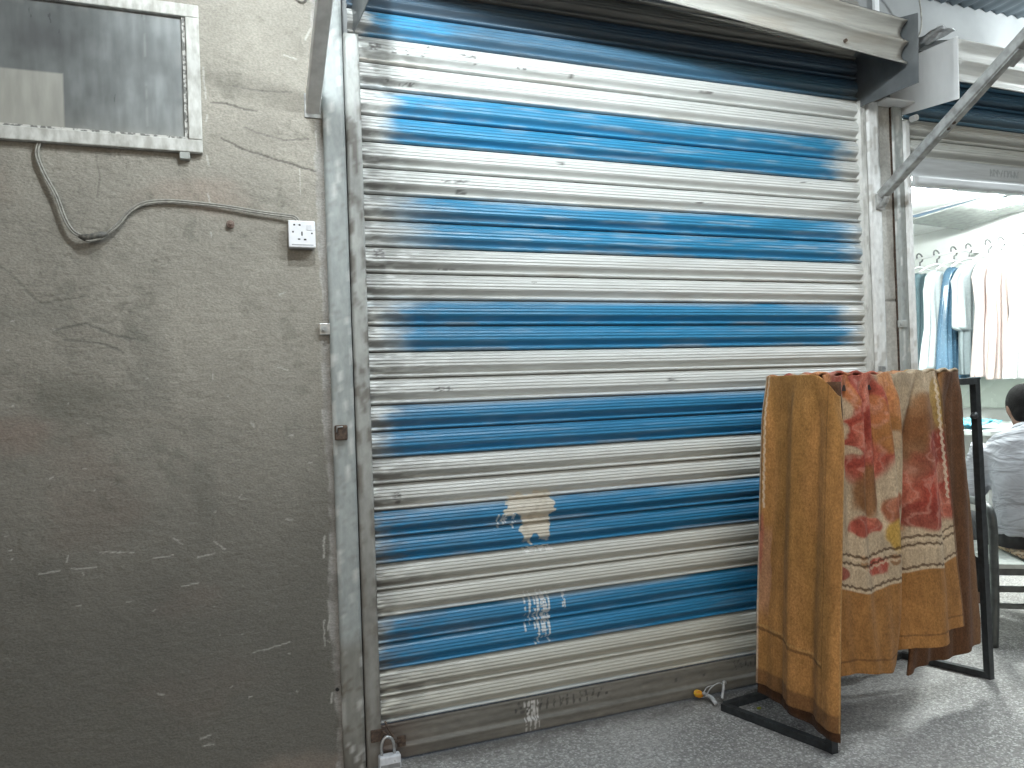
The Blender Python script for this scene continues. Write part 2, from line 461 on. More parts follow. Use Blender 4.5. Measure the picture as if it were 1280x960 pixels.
# ------------------------------------------------------------------ left steel post
def post_mesh(name, x0, x1, yf, yb, z0, z1, m, parent, colf, nx=6, nz=260):
    """steel channel with its own paint layer: front face and both returns"""
    us = np.concatenate([[-.001], np.linspace(0, 1, nx), [1.001]])
    zs = np.linspace(z0, z1, nz)
    U, Z = np.meshgrid(us, zs, indexing='ij')
    X = x0 + np.clip(U, 0, 1) * (x1 - x0)
    Y = np.full_like(X, yf); Y[0] = yb; Y[-1] = yb
    Y[1:-1] += 0.0012 * (fbm(X[1:-1] * 20, Z[1:-1] * 6, 4, 3) - .5)
    return grid_mesh(name, np.stack([X, Y, Z], -1), colf(X, Z), m, parent, smooth=False)
M_postpaint = mat_paint("chipped_gloss_paint", 0.48, 0.0, 0.5, (60, 60, 30), 0.16, 0.25, 0.001, 0.12)
def col_left_post(X, Z):
    n = fbm(X * 30, Z * 8, 101, 4)
    c = np.array([0.31, 0.335, 0.33]) * (0.86 + .28 * n)[..., None]
    low = 1 - ss(.38, .47, Z + .03 * (n - .5))
    c = mixc(c, (.20, .195, .172), .88 * low)
    c = mixc(c, (.10, .09, .075), .8 * (1 - ss(.0, .16, Z + .1 * (n - .5))))
    sp = ss(.70, .76, fbm(X * 120, Z * 60, 103, 2))
    c = mixc(c, (.12, .10, .08), .7 * sp * (.35 + .65 * low))
    return mixc(c, (.66, .66, .64), .5 * ss(.66, .72, fbm(X * 80, Z * 14, 105, 3)))
def col_guide(X, Z):
    n = fbm(X * 40, Z * 10, 111, 4)
    c = np.array([0.34, 0.35, 0.335]) * (0.72 + .5 * n)[..., None]
    c = mixc(c, (.10, .085, .07), .75 * ss(.50, .68, fbm(X * 50, Z * 20, 113, 4) + .10 * ss(-.02, .0, X)))
    c = mixc(c, (.08, .06, .05), .8 * (1 - ss(.0, .2, Z + .1 * (n - .5))))
    return mixc(c, (.17, .16, .14), .65 * (1 - ss(.4, 1.5, Z)))
post = empty("steel_post", (-.09, -.02, 0), "grey green steel door post between the plaster wall and the shutter", "post")
post_mesh("face_plate", -.122, -.052, -.022, .02, 0, 2.90, M_postpaint, post, col_left_post)
MB().box(-.0515, -.0475, -.012, .02, 0, 2.90).build("seam", M_black, post)
lug = MB().box(-.156, -.121, -.020, -.012, 1.448, 1.486).build("lug", M_steel, post, bevel=.002)
lug_b = MB()
lug_b.disc((-.143, -.0205, 1.467), (0, -1, 0), .012, .004, 16); lug_b.disc((-.143, -.025, 1.467), (0, -1, 0), .007, .008, 6)
ob = lug_b.build("bolt", M_strut, None); under(ob, post); 
mb = MB(); mb.box(-.120, -.078, -.040, -.0225, 1.098, 1.148)
lat = mb.build("latch", M_rust, post, bevel=.005)
mb = MB(); mb.tube([(-.115, -.0415, 1.125), (-.113, -.044, 1.142), (-.095, -.044, 1.143)], .0028, 8)
mb.build("latch_edge", M_steel, post, smooth=True)
mb = MB(); mb.disc((-.135, -.001, .27), (0, -1, 0), .006, .003, 12)
o = mb.build("screw_hole", M_black, post)

# ------------------------------------------------------------------ roller shutter
PITCH, ZTOP = 0.09, 2.4667
def slat_profile(t):
    """how far the slat stands out at t (0 top .. 1 bottom of the slat)"""
    u = np.clip((t - .54) / .25, 0, 1)
    face = np.where(t < .54, .0165 * np.sin(np.clip(t / .40, 0, 1) * np.pi / 2) ** .7, .0165 - .0205 * u * u * (3 - 2 * u))
    q = ((t - .07) / .125) % 1.0
    rib = np.where((t > .07) & (t < .5701), .0020 * np.where(q < .78, q / .78, (1 - q) / .22) - .0006, 0)
    bead = np.where((t > .82) & (t < .965), -.003 + .0165 * np.sqrt(np.clip(1 - ((t - .8925) / .0725) ** 2, 0, 1)), 0)
    gap = np.where(t >= .965, -.006, 0)
    return np.where(t < .82, face + rib, 0) + bead + gap
T_S = np.unique(np.round(np.concatenate([[0, .012, .03, .05, .069], *[[.0705 + .125 * f + .125 * g for g in (0, .2, .4, .6, .77, .80, .88, .97)] for f in range(4)],
                                 [.572, .60, .64, .68, .72, .76, .80, .818, .826, .84, .86, .8925, .925, .945, .96, .968, .985, .998]]), 4))

def build_curtain(name, x0, x1, xs, k0, k1, ztop, parent, colf, y0=0.0, seed=0):
    tt, kk = [], []
    for k in range(k0, k1):
        tt.append(T_S); kk.append(np.full(len(T_S), k))
    t, k = np.concatenate(tt), np.concatenate(kk)
    X, Tm = np.meshgrid(xs, t, indexing='ij')
    _, K = np.meshgrid(xs, k, indexing='ij')
    Z = ztop - (K + Tm) * PITCH
    rs = np.random.default_rng(seed + 5).normal(0, 1, 200)
    out = slat_profile(Tm)
    out = out * (1 + .06 * rs[(K + 40) % 200]) + .0012 * rs[(K + 90) % 200] + .0016 * (fbm(X * 2.3, K * 3.1, 7 + seed, 3) - .5) * ss(.02, .2, Tm) \
        + .0005 * (fbm(X * 9, K * 3.1 + Tm * 2, 19 + seed, 3) - .5)
    Z = Z + .0012 * (fbm(X * 1.7, K * 5.3, 23 + seed, 2) - .5)
    P3 = np.stack([X, y0 - out, Z], -1)
    return grid_mesh(name, P3, colf(X, Z, K, Tm), M_shutter, parent, smooth=True, flip=True)

M_shutter = mat_paint("worn_shutter_enamel", 0.40, 0.0, 0.5, (9, 60, 130), 0.10, 0.10, 0.0006, 0.12)

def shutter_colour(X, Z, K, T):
    white = np.array([.66, .68, .665])
    blue = ((K // 2) % 2) == 1
    streak = fbm(X * 3, K * 7.3 + T * 7, 41, 4)
    fine = fbm(X * 5, K * 31 + T * 26, 43, 3)
    c = white * (0.88 + .12 * streak + .14 * (fine - .5))[..., None]
    low = ss(12, 25, K.astype(float) + 3 * (fbm(X * 2, K * .3, 47, 3) - .5))
    c = mixc(c, (.45, .44, .375), .75 * low)
    # blue bands, sprayed: ragged, faded ends
    n = fbm(X * 14, K * 3 + T * 5, 53, 4) - .5
    n2 = fbm(X * 5, K * 1.7 + T * 1.5, 57, 4) - .5
    starts = {-2: -.1, -1: .02, 2: .10, 3: .085, 6: .10, 7: .12, 10: .075, 11: .06, 14: .03, 15: .0, 18: -.02, 19: -.02, 22: -.02, 23: -.02}
    soft = {6: .34, 7: .38, 2: .13, 3: .12, 10: .17, 11: .19, 14: .14, 15: .16, 18: .12, 19: .12, 22: .12, 23: .12}
    st = np.vectorize(lambda k: starts.get(int(k), 0.0))(K[0])[None, :]
    sf = np.vectorize(lambda k: soft.get(int(k), .05))(K[0])[None, :]
    rights = {2: 2.12, 3: 2.07, 6: 2.14, 7: 2.16, 10: 2.10, 11: 2.15}
    rt = np.vectorize(lambda k: rights.get(int(k), 2.19))(K[0])[None, :]
    b = ss(0, 1, (X + .10 * n + .09 * n2 - st) / sf + .35) * (1 - ss(0, 1, (X + .14 * n + .06 * n2 - rt) / .20 + .6))
    b = b * (1 - .22 * ss(.52, .75, fbm(X * 7, K * 9 + T * 8, 59, 4)) * np.where(K < 8, 1, .35))
    b = b * blue
    bl_top, bl_low = np.array([.030, .235, .43]), np.array([.024, .185, .36])
    d = ss(4, 17, K.astype(float))
    bc = bl_top * (1 - d)[..., None] + bl_low * d[..., None]
    bc = bc * (.86 + .28 * fbm(X * 3, K * 5 + T * 6, 63, 4))[..., None]
    # colour is thin on the upper edge of the first slat of each pair
    first = blue & (K % 2 == 0)
    b = b * (1 - .45 * first * (1 - ss(.0, .22, T)) * ss(.3, .6, fbm(X * 3, K * 2.1, 67, 3)))
    c = c * (1 - b)[..., None] + bc * b[..., None]
    # overspray onto the bead of the slat above
    c = mixc(c, (.30, .44, .60), .25 * (((K + 1) // 2) % 2 == 1) * (~blue) * (T > .82) * ss(.3, .7, fbm(X * 4, K * 3., 69, 3)))
    # grime under the ribs and at the ends, each slat a different reach
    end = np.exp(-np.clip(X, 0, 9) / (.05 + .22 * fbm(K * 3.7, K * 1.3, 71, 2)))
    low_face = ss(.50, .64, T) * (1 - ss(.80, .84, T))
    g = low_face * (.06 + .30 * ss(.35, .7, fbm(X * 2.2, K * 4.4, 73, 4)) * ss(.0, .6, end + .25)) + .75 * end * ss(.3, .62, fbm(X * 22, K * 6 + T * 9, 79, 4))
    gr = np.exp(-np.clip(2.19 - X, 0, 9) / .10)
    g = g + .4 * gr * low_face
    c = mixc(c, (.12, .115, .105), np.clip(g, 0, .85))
    c = mixc(c, (.075, .07, .065), .8 * (T > .962))
    rustb = (T > .82) * (T < .965) * ss(.62, .74, fbm(X * 3.2, K * 8.8, 83, 4))
    c = mixc(c, (.33, .27, .20), .35 * rustb)
    # hood shade painted onto the slats beneath it; first one clear at near end
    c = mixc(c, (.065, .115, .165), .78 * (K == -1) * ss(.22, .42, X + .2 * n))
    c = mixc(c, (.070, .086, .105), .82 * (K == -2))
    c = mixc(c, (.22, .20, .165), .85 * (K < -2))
    # dark printed smudges
    for (x, k, t0, t1, w) in [(.055, 0, .25, .55, .016), (.07, 0, .3, .5, .010), (.125, 0, .35, .6, .008), (.17, 0, .35, .62, .007), (.228, 0, .36, .6, .010), (.26, 0, .05, .2, .02), (.39, 0, .25, .4, .03), (.42, 0, .55, .62, .004), (.80, 0, .5, .65, .014), (.60, 0, .5, .6, .02),
                              (.10, 1, .55, .66, .005), (.16, 1, .6, .74, .02), (.19, 1, .6, .74, .012), (.74, 4, .2, .35, .02), (.36, 5, .25, .42, .03), (.30, 5, .3, .4, .02), (.36, 5, .62, .8, .014), (.34, 5, .62, .8, .006), (.05, 8, .05, .4, .02),
                              (.30, 8, .72, .82, .04), (.62, 9, .2, .3, .01), (.27, 13, .35, .55, .025), (.24, 13, .4, .5, .015), (.09, 17, .2, .8, .008), (.075, 17, .3, .6, .006), (1.4, 0, .5, .62, .03), (1.9, 4, .2, .3, .03), (1.2, 13, .3, .45, .02), (1.35, 5, .5, .6, .02)]:
        d2 = (np.abs(X - x) < w) & (K == k) & (T > t0) & (T < t1)
        c = mixc(c, (.10, .095, .09), .8 * d2 * ss(.38, .6, fbm(X * 160, K * 5 + T * 20, 91, 2)))
    # scraped patch: cream undercoat with a ragged edge, drips and scratches below it
    j = .022 * (fbm(X * 45, Z * 45, 97, 4) - .5) * 2
    def rect(xa, xb, za, zb): return np.minimum(np.minimum(X + j - xa, xb - X - j), np.minimum(Z + j - za, zb - Z - j))
    dd = np.maximum(np.maximum(rect(.490, .664, .785, .868), rect(.535, .650, .685, .80)), rect(.474, .52, .79, .845))
    pk = ss(-.001, .003, dd)
    notch = np.maximum(0, 1 - np.abs(X - .588) / .02) * .03
    pk = pk * (1 - ss(-.003, .002, notch - np.abs(Z - .70)) * (Z < .72))
    c = mixc(c, (.60, .55, .46), .96 * pk)
    c = mixc(c, (.40, .36, .29), .5 * pk * ss(.55, .7, fbm(X * 40, Z * 40, 98, 3)))
    rr = np.random.default_rng(3)
    for i in range(34):
        if i < 12: x, za, zb, w = .44 + .09 * rr.random(), .74 + .05 * rr.random(), .80, .003
        elif i < 14: x, za, zb, w = .68 + .02 * rr.random(), .43, .50, .0025
        else: x, za, zb, w = .535 + .115 * rr.random(), .30 + .16 * rr.random(), .515 - .03 * rr.random(), .0022 + .002 * rr.random()
        wob = .004 * (fbm(Z * 60, Z * 0 + i, 120 + i, 2) - .5)
        k = (np.abs(X + wob - x) < w) & (Z > za) & (Z < zb) & (fbm(X * 30 + i, Z * 110, 130 + i, 2) > .42)
        c = mixc(c, (.62, .64, .64), .8 * k)
    k = (np.abs(Z - .662) < .014) & (X > .53) & (X < .66) & (fbm(X * 90, Z * 90, 141, 3) > .55)
    c = mixc(c, (.72, .72, .70), .85 * k)
    return c

shutter = empty("roller_shutter", (1.09, 0, 0), "closed roller shutter with blue and white painted bands", "shutter")
xs_s = np.unique(np.round(np.concatenate([np.arange(-.03, .30, .006), np.arange(.30, .43, .010), np.arange(.43, .72, .0035), np.arange(.72, 2.0, .016), np.arange(2.0, 2.226, .008)]), 4))
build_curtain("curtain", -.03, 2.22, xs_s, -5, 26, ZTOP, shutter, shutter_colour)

# bottom rail of the closed shutter
def bar_colour(X, Z):
    n = fbm(X * 4, Z * 60, 201, 4)
    c = np.array([.155, .148, .130]) * (.6 + .8 * n)[..., None]
    c = mixc(c, (.10, .085, .07), .8 * np.exp(-np.clip(X, 0, 9) / .10) * ss(.3, .6, fbm(X * 20, Z * 40, 203, 3)))
    c = mixc(c, (.14, .08, .06), .6 * np.exp(-np.clip(X, 0, 9) / .07))
    # worn stencilled letters, only strokes left
    rr = np.random.default_rng(8)
    for xa, xb, zc, hh, nn in ((.50, .845, .094, .017, 13), (1.44, 1.66, .098, .014, 9)):
        for i in range(nn):
            x = xa + (xb - xa) * (i + .5) / nn
            dx = rr.normal(0, .004)
            k = (seg_d(X, Z, (x - dx, zc - hh), (x + dx, zc + hh)) < .0042) | ((rr.random() > .45) & (seg_d(X, Z, (x, zc + hh * rr.choice([-1, 0, 1])), (x + .014, zc + hh * rr.choice([-1, 0, 1]))) < .0035))
            c = mixc(c, (.045, .042, .04), .7 * k * ss(.3, .5, fbm(X * 120, Z * 120, 211, 2)))
    for x, z in ((.495, .085), (.862, .088), (1.17, .085), (1.30, .083)):
        c = mixc(c, (.04, .04, .04), .8 * (np.hypot(X - x, Z - z) < .006))
    for i in range(7):
        x = .515 + .09 * rr.random()
        k = (np.abs(X + .004 * (fbm(Z * 50, Z * 0 + i, 215, 2) - .5) - x) < .0028) & (Z < .115) & (Z > .05 * rr.random()) & (fbm(X * 20, Z * 90, 217 + i, 2) > .38)
        c = mixc(c, (.55, .54, .52), .75 * k)
    return c
prof = [(.1267, -.004), (.122, -.010), (.115, -.006), (.100, -.0075), (.085, -.006), (.070, -.0075), (.054, -.006), (.050, -.010), (.0485, -.020), (.044, -.0215), (.034, -.019), (.014, -.017), (.006, -.014)]
xs_b = np.unique(np.round(np.concatenate([np.arange(0.0, .45, .01), np.arange(.45, .90, .0035), np.arange(.9, 1.4, .01), np.arange(1.4, 1.7, .004), np.arange(1.7, 2.2, .02)]), 4))
zz = []
for (a, ya), (b_, yb) in zip(prof[:-1], prof[1:]):
    n = max(1, int(abs(a - b_) / .004))
    zz += [(a + (b_ - a) * i / n, ya + (yb - ya) * i / n) for i in range(n)]
zz.append(prof[-1])
Xb, Zb = np.meshgrid(xs_b, np.array([p[0] for p in zz]), indexing='ij')
_, Yb = np.meshgrid(xs_b, np.array([p[1] for p in zz]), indexing='ij')
grid_mesh("bottom_rail", np.stack([Xb, Yb, Zb], -1), bar_colour(Xb, Zb), mat_paint("dirty_grey_rail", .6, 0, .4, (30, 80, 80), .2, .2, .001), shutter, smooth=False, flip=True)

post_mesh("guide_rail", -.046, .003, -.026, .03, 0, 2.46, M_postpaint, shutter, col_guide)
def col_guide_r(X, Z):
    n = fbm(X * 40, Z * 10, 121, 4)
    c = np.array([.58, .59, .57]) * (.75 + .45 * n)[..., None]
    return mixc(c, (.13, .12, .11), .5 * ss(.58, .7, fbm(X * 60, Z * 14, 123, 4)))
post_mesh("guide_rail", 2.194, 2.228, -.026, .03, 0, 2.46, M_postpaint, shutter, col_guide_r)
# end plates of the roller box
MB().add([(-.012, .06, 2.47), (-.012, -.335, 2.45), (-.012, -.345, 2.76), (-.012, .06, 2.88),
          (-.009, .06, 2.47), (-.009, -.335, 2.45), (-.009, -.345, 2.76), (-.009, .06, 2.88)],
         [(0, 1, 2, 3), (4, 7, 6, 5), (0, 4, 5, 1), (1, 5, 6, 2), (2, 6, 7, 3), (3, 7, 4, 0)]).build("end_plate", M_dark_plate, shutter)
pl = MB().add([(2.200, .06, 2.435), (2.200, -.326, 2.427), (2.200, -.334, 2.705), (2.200, .06, 2.80),
               (2.203, .06, 2.435), (2.203, -.326, 2.427), (2.203, -.334, 2.705), (2.203, .06, 2.80)],
              [(0, 1, 2, 3), (4, 7, 6, 5), (0, 4, 5, 1), (1, 5, 6, 2), (2, 6, 7, 3), (3, 7, 4, 0)]).build("end_plate", M_dark_plate, shutter)

# hood made of two slats turned outwards; it hangs lower at its far end
def hood(name, x0, x1, z_lip0, z_lip1, y, parent, colf, two=2):
    xs = np.linspace(x0, x1, 90)
    ts = np.linspace(0, 1, 26)
    rows = []
    for k in range(two):
        for t in ts:
            # scalloped section: lip, hollow, lip
            if t < .06: yo = .000 + t / .06 * -.004
            elif t < .92: yo = .030 * math.sin((t - .06) / .86 * math.pi) ** .8 - .004 + .0008 * math.cos(t * 60)
            else: yo = -.004 - .010 * math.sin((t - .92) / .08 * math.pi)
            rows.append((k + t, yo + k * .0))
    h = .088
    A = np.array(rows)
    X, Tm = np.meshgrid(xs, A[:, 0], indexing='ij')
    _, Yo = np.meshgrid(xs, A[:, 1], indexing='ij')
    lip = z_lip0 + (z_lip1 - z_lip0) * (X - x0) / (x1 - x0) + .004 * (fbm(X * 2, X * 0, 301, 2) - .5)
    Z = lip + Tm * h
    Y = y + Yo + .004 * (fbm(X * 2.5, Tm, 303, 3) - .5)
    o = grid_mesh(name, np.stack([X, Y, Z], -1), colf(X, Z), M_shutter, parent, smooth=True, flip=False)
    s = o.modifiers.new("solid", 'SOLIDIFY'); s.thickness = .0045; s.offset = 0
    return o
def hood_col(X, Z):
    n = fbm(X * 3, Z * 60, 311, 4)
    c = np.array([.40, .395, .365]) * (.70 + .5 * n)[..., None]
    return mixc(c, (.3, .26, .21), .4 * ss(.5, .7, fbm(X * 4, Z * 20, 313, 4)))
hood("hood_cover", -.005, 2.185, 2.680, 2.517, -.285, shutter, hood_col)
mb = MB().add([(-.005, -.287, 2.862), (2.185, -.287, 2.70), (2.185, .098, 2.84), (-.005, .098, 2.90)], [(0, 1, 2, 3)])
mb.build("hood_top", M_dark_plate, shutter)
mb = MB(); mb.tube([(.0, .045, 2.78), (2.19, .045, 2.78)], .06, 24)
mb.build("roller_drum", M_dark_plate, shutter, smooth=True)
mb = MB(); mb.disc((1.88, -.268, 2.577), (0, -1, 0), .007, .010, 12)
mb.build("hood_screw", M_rust, shutter)

# ------------------------------------------------------------------ pillar and steel posts between the shops
def pillar():
    xs = np.linspace(2.298, 2.398, 24); zs = np.linspace(0, 2.46, 420)
    X, Z = np.meshgrid(xs, zs, indexing='ij')
    n = fbm(X * 20, Z * 9, 401, 5)
    c = np.array([.50, .50, .475]) * (.78 + .4 * n)[..., None]
    j = 1 - ss(.002, .006, np.abs(Z - 1.585 - .03 * (X - 2.3)))
    c = mixc(c, (.10, .10, .09), .8 * j)
    c = mixc(c, (.58, .575, .55), .5 * (1 - ss(.006, .02, np.abs(Z - 1.568))))
    c = mixc(c, (.26, .25, .23), .4 * ss(.5, .66, fbm(X * 9, Z * 4, 403, 4)))
    Y = .004 - .003 * (fbm(X * 30, Z * 30, 405, 4) - .5) + .004 * j
    o = grid_mesh("concrete_pillar", np.stack([X, Y, Z], -1), c, mat_paint("pillar_cement", .85, 0, .25, (90, 90, 90), .18, .5, .003), flip=False)
    s = o.modifiers.new("solid", 'SOLIDIFY'); s.thickness = .12; s.offset = 1
    tag(o, "narrow bare concrete pillar between the closed shutter and the lit shop", "pillar")
pillar()
def col_white_post(X, Z):
    n = fbm(X * 30, Z * 7, 411, 4)
    c = np.array([.74, .76, .76]) * (.86 + .26 * n)[..., None]
    return mixc(c, (.40, .39, .36), .6 * ss(.60, .7, fbm(X * 40, Z * 18, 413, 3)))
p2 = empty("steel_post", (2.268, -.02, 0), "pale steel door post at the far side of the closed shutter", "post")
post_mesh("face_plate", 2.236, 2.297, -.030, .06, 0, 2.46, M_postpaint, p2, col_white_post)
mb = MB(); mb.box(2.229, 2.2355, -.010, .05, 0, 2.46); mb.build("seam", M_black, p2)
mb = MB(); mb.box(2.243, 2.270, -.046, -.0305, 1.240, 1.292); mb.bar((2.246, -.047, 1.25), (2.268, -.047, 1.285), .010, .004, (0, 1, 0))
mb.build("latch", M_steel, p2, bevel=.002)
p3 = empty("steel_post", (2.43, -.01, 0), "grey steel door post on the concrete pillar, beside the lit shop", "post")
def col_grey_post(X, Z): return col_left_post(X, Z + .6) * 1.15
post_mesh("face_plate", 2.402, 2.458, -.012, .06, 0, 2.46, M_postpaint, p3, col_grey_post)
mb = MB(); mb.box(2.3985, 2.4015, -.004, .06, 0, 2.46); mb.build("seam", M_rust, p3)
mb = MB(); mb.box(2.385, 2.43, -.022, -.0125, 1.463, 1.495); mb.disc((2.396, -.022, 1.48), (0, -1, 0), .009, .006, 10)
mb.build("lug", M_post, p3, bevel=.002)

# ------------------------------------------------------------------ second shop's shutter, rolled up
sh2 = empty("roller_shutter", (3.55, 0, 2.1), "half raised shutter hanging over the lit clothes shop", "shutter")
def sh2_colour(X, Z, K, T):
    n = fbm(X * 3, K * 7 + T * 8, 501, 4)
    c = np.array([.60, .62, .60]) * (.8 + .35 * n)[..., None]
    c = mixc(c, (.055, .20, .33), .9 * (K < -1))
    g = ss(.5, .64, T) * (1 - ss(.8, .84, T))
    c = mixc(c, (.16, .16, .15), .45 * g)
    return mixc(c, (.05, .05, .05), .85 * (T > .962))
build_curtain("curtain", 2.48, 4.64, np.linspace(2.47, 4.66, 110), -4, 1, 2.325, sh2, sh2_colour, .0, 60)
def bar2_colour(X, Z):
    n = fbm(X * 4, Z * 60, 511, 4)
    c = np.array([.55, .58, .60]) * (.8 + .35 * n)[..., None]
    rr = np.random.default_rng(18)
    for i in range(9):
        x = 2.99 + .21 * (i + .5) / 9
        k = (seg_d(X, Z, (x, 2.188), (x + rr.normal(0, .004), 2.216)) < .004) | ((rr.random() > .4) & (seg_d(X, Z, (x, 2.188 + .014 * rr.integers(0, 3)), (x + .015, 2.188 + .014 * rr.integers(0, 3))) < .0035))
        c = mixc(c, (.22, .25, .27), .6 * k)
    return c
xs2 = np.unique(np.round(np.concatenate([np.arange(2.49, 2.95, .03), np.arange(2.95, 3.25, .0045), np.arange(3.25, 4.64, .03)]), 4))
prof2 = [(2.235, -.004), (2.225, -.010), (2.2, -.008), (2.165, -.008), (2.150, -.012), (2.148, -.026), (2.118, -.026), (2.113, -.008)]
zz = []
for (a, ya), (b_, yb) in zip(prof2[:-1], prof2[1:]):
    n = max(1, int(abs(a - b_) / .0045))
    zz += [(a + (b_ - a) * i / n, ya + (yb - ya) * i / n) for i in range(n)]
zz.append(prof2[-1])
Xb, Zb = np.meshgrid(xs2, np.array([p[0] for p in zz]), indexing='ij')
_, Yb = np.meshgrid(xs2, np.array([p[1] for p in zz]), indexing='ij')
o = grid_mesh("bottom_rail", np.stack([Xb, Yb, Zb], -1), bar2_colour(Xb, Zb), M_shutter, sh2, smooth=False, flip=True)
s = o.modifiers.new("solid", 'SOLIDIFY'); s.thickness = .012; s.offset = -1
post_mesh("guide_rail", 2.461, 2.488, -.024, .05, 0, 2.40, M_postpaint, sh2, lambda X, Z: col_white_post(X, Z) * 1.1)
post_mesh("guide_rail", 4.632, 4.668, -.024, .05, 0, 2.40, M_postpaint, sh2, col_white_post)
MB().add([(2.469, .06, 2.436), (2.469, -.29, 2.402), (2.469, -.294, 2.664), (2.469, -.10, 2.672), (2.469, .06, 2.70),
          (2.473, .06, 2.436), (2.473, -.29, 2.402), (2.473, -.294, 2.664), (2.473, -.10, 2.672), (2.473, .06, 2.70)],
         [(0, 1, 2, 3, 4), (5, 9, 8, 7, 6), (0, 5, 6, 1), (1, 6, 7, 2), (2, 7, 8, 3), (3, 8, 9, 4), (4, 9, 5, 0)]).build("end_plate", M_white_metal, sh2)
MB().box(2.30, 2.468, -.075, .09, 2.462, 2.468).build("bracket_shelf", M_white_metal, sh2)
def hood2_col(X, Z):
    n = fbm(X * 3, Z * 60, 521, 4)
    return np.array([.68, .69, .67]) * (.75 + .4 * n)[..., None]
hood("hood_cover", 2.478, 4.66, 2.478, 2.44, -.285, sh2, hood2_col)
mb = MB().add([(2.478, -.287, 2.655), (4.66, -.287, 2.617), (4.66, .098, 2.80), (2.478, .098, 2.80)], [(0, 1, 2, 3)])
mb.build("hood_top", M_white_metal, sh2)
mb = MB(); mb.disc((2.482, -.04, 2.40), (0, -1, 0), .014, .03, 14); mb.disc((2.482, -.0705, 2.40), (0, -1, 0), .006, .002, 10)
mb.build("end_bolt", M_white_metal, sh2)

# crumpled foil stuffed on top of the end plate
def crumple(name, c, size, m, label, cat, seed, n=14):
    U, V = np.meshgrid(np.linspace(-1, 1, n), np.linspace(-1, 1, n), indexing='ij')
    X = c[0] + size[0] * U; Y = c[1] + size[1] * V + .02 * (fbm(U * 2 + 9, V * 2, seed, 2) - .5)
    Z = c[2] + size[2] * (fbm(U * 1.6 + 5, V * 1.6 + 3, seed + 2, 3) - .5) * 2
    o = grid_mesh(name, np.stack([X, Y, Z], -1), None, m, smooth=False)
    s = o.modifiers.new("solid", 'SOLIDIFY'); s.thickness = .004
    return tag(o, label, cat)
crumple("scrap_sheet", (2.44, -.16, 2.70), (.05, .11, .030), M_steel, "crumpled scrap of metal sheet stuck on the white roller end plate", "scrap", 31)

# ------------------------------------------------------------------ canopy roof
def roof():
    r = empty("canopy_roof", (2, -1.2, 3.0), "corrugated metal roof over the lane on steel purlins", "roof")
    xs = np.arange(-4.2, 9.0, .019)
    ys = np.linspace(.35, -3.4, 12)
    X, Y = np.meshgrid(xs, ys, indexing='ij')
    Z = 3.06 + .030 * (-Y) + .009 * np.sin(X * 2 * np.pi / .076)
    c = np.array([.13, .16, .18]) * (.7 + .6 * fbm(X * 2, Y * 2, 601, 4))[..., None]
    o = grid_mesh("sheet", np.stack([X, Y, Z], -1), c, mat_paint("galvanised_sheet", .45, .3, .5, (5, 5, 5), .2, .1), r)
    s = o.modifiers.new("solid", 'SOLIDIFY'); s.thickness = .002
    for y in (-.16, -1.25, -2.3, -3.3):
        z = 3.06 - .030 * y - .036
        mb = MB(); mb.box(-4.1, 8.9, y - .02, y + .02, z - .024, z + .024)
        mb.build("purlin", M_strut, r)
    for x in (-3.9, 4.66, 8.7):
        mb = MB(); mb.box(x - .04, x + .04, -3.42, -3.34, 0, 3.09); mb.build("roof_column", M_strut, r)
    mb = MB(); mb.bar((-4.1, -3.38, 3.09), (8.9, -3.38, 3.09), .05, .05); mb.build("edge_beam", M_strut, r)
    mb = MB(); mb.bar((-4.1, -1.25, 2.985), (8.9, -1.25, 2.985), .04, .06); mb.build("strut_beam", M_strut, r)
roof()
mb = MB(); mb.box(2.425, 2.452, .085, .099, 2.80, 3.055)
tag(mb.build("white_batten", M_white_metal), "short white batten fixed upright on the wall above the shutter hood", "batten")

# diagonal struts carrying the canopy
M_strut_pale = mat_simple("pale_strut_paint", (.74, .74, .72), (.60, .60, .58), .5, 0, (30, 30, 30))
def strut_left():
    r = empty("canopy_strut", (-.155, 0, 2.18), "square steel strut rising from the plaster wall edge to the canopy", "strut", "struts under the canopy")
    a, b = Vector((-.153, .005, 2.206)), Vector((-.153, -1.25, 2.93))
    # end cut plumb against the wall
    w = .044
    d = (b - a); sl = d.z / d.y
    vs = []
    for y, in ((-.004,), (-1.24,)):
        zc = a.z + sl * (y - a.y)
        for i, j in ((-1, -1), (1, -1), (1, 1), (-1, 1)):
            vs.append((a.x + i * w / 2, y, zc + j * .030))
    MB().add(vs, [(0, 3, 2, 1), (4, 5, 6, 7), (0, 1, 5, 4), (1, 2, 6, 5), (2, 3, 7, 6), (3, 0, 4, 7)]).build("tube", M_strut_pale, r, bevel=.003)
    mb = MB(); mb.box(-.18, -.116, -.0065, -.0005, 2.17, 2.25); mb.build("wall_plate", M_strut, r, bevel=.001)
strut_left()
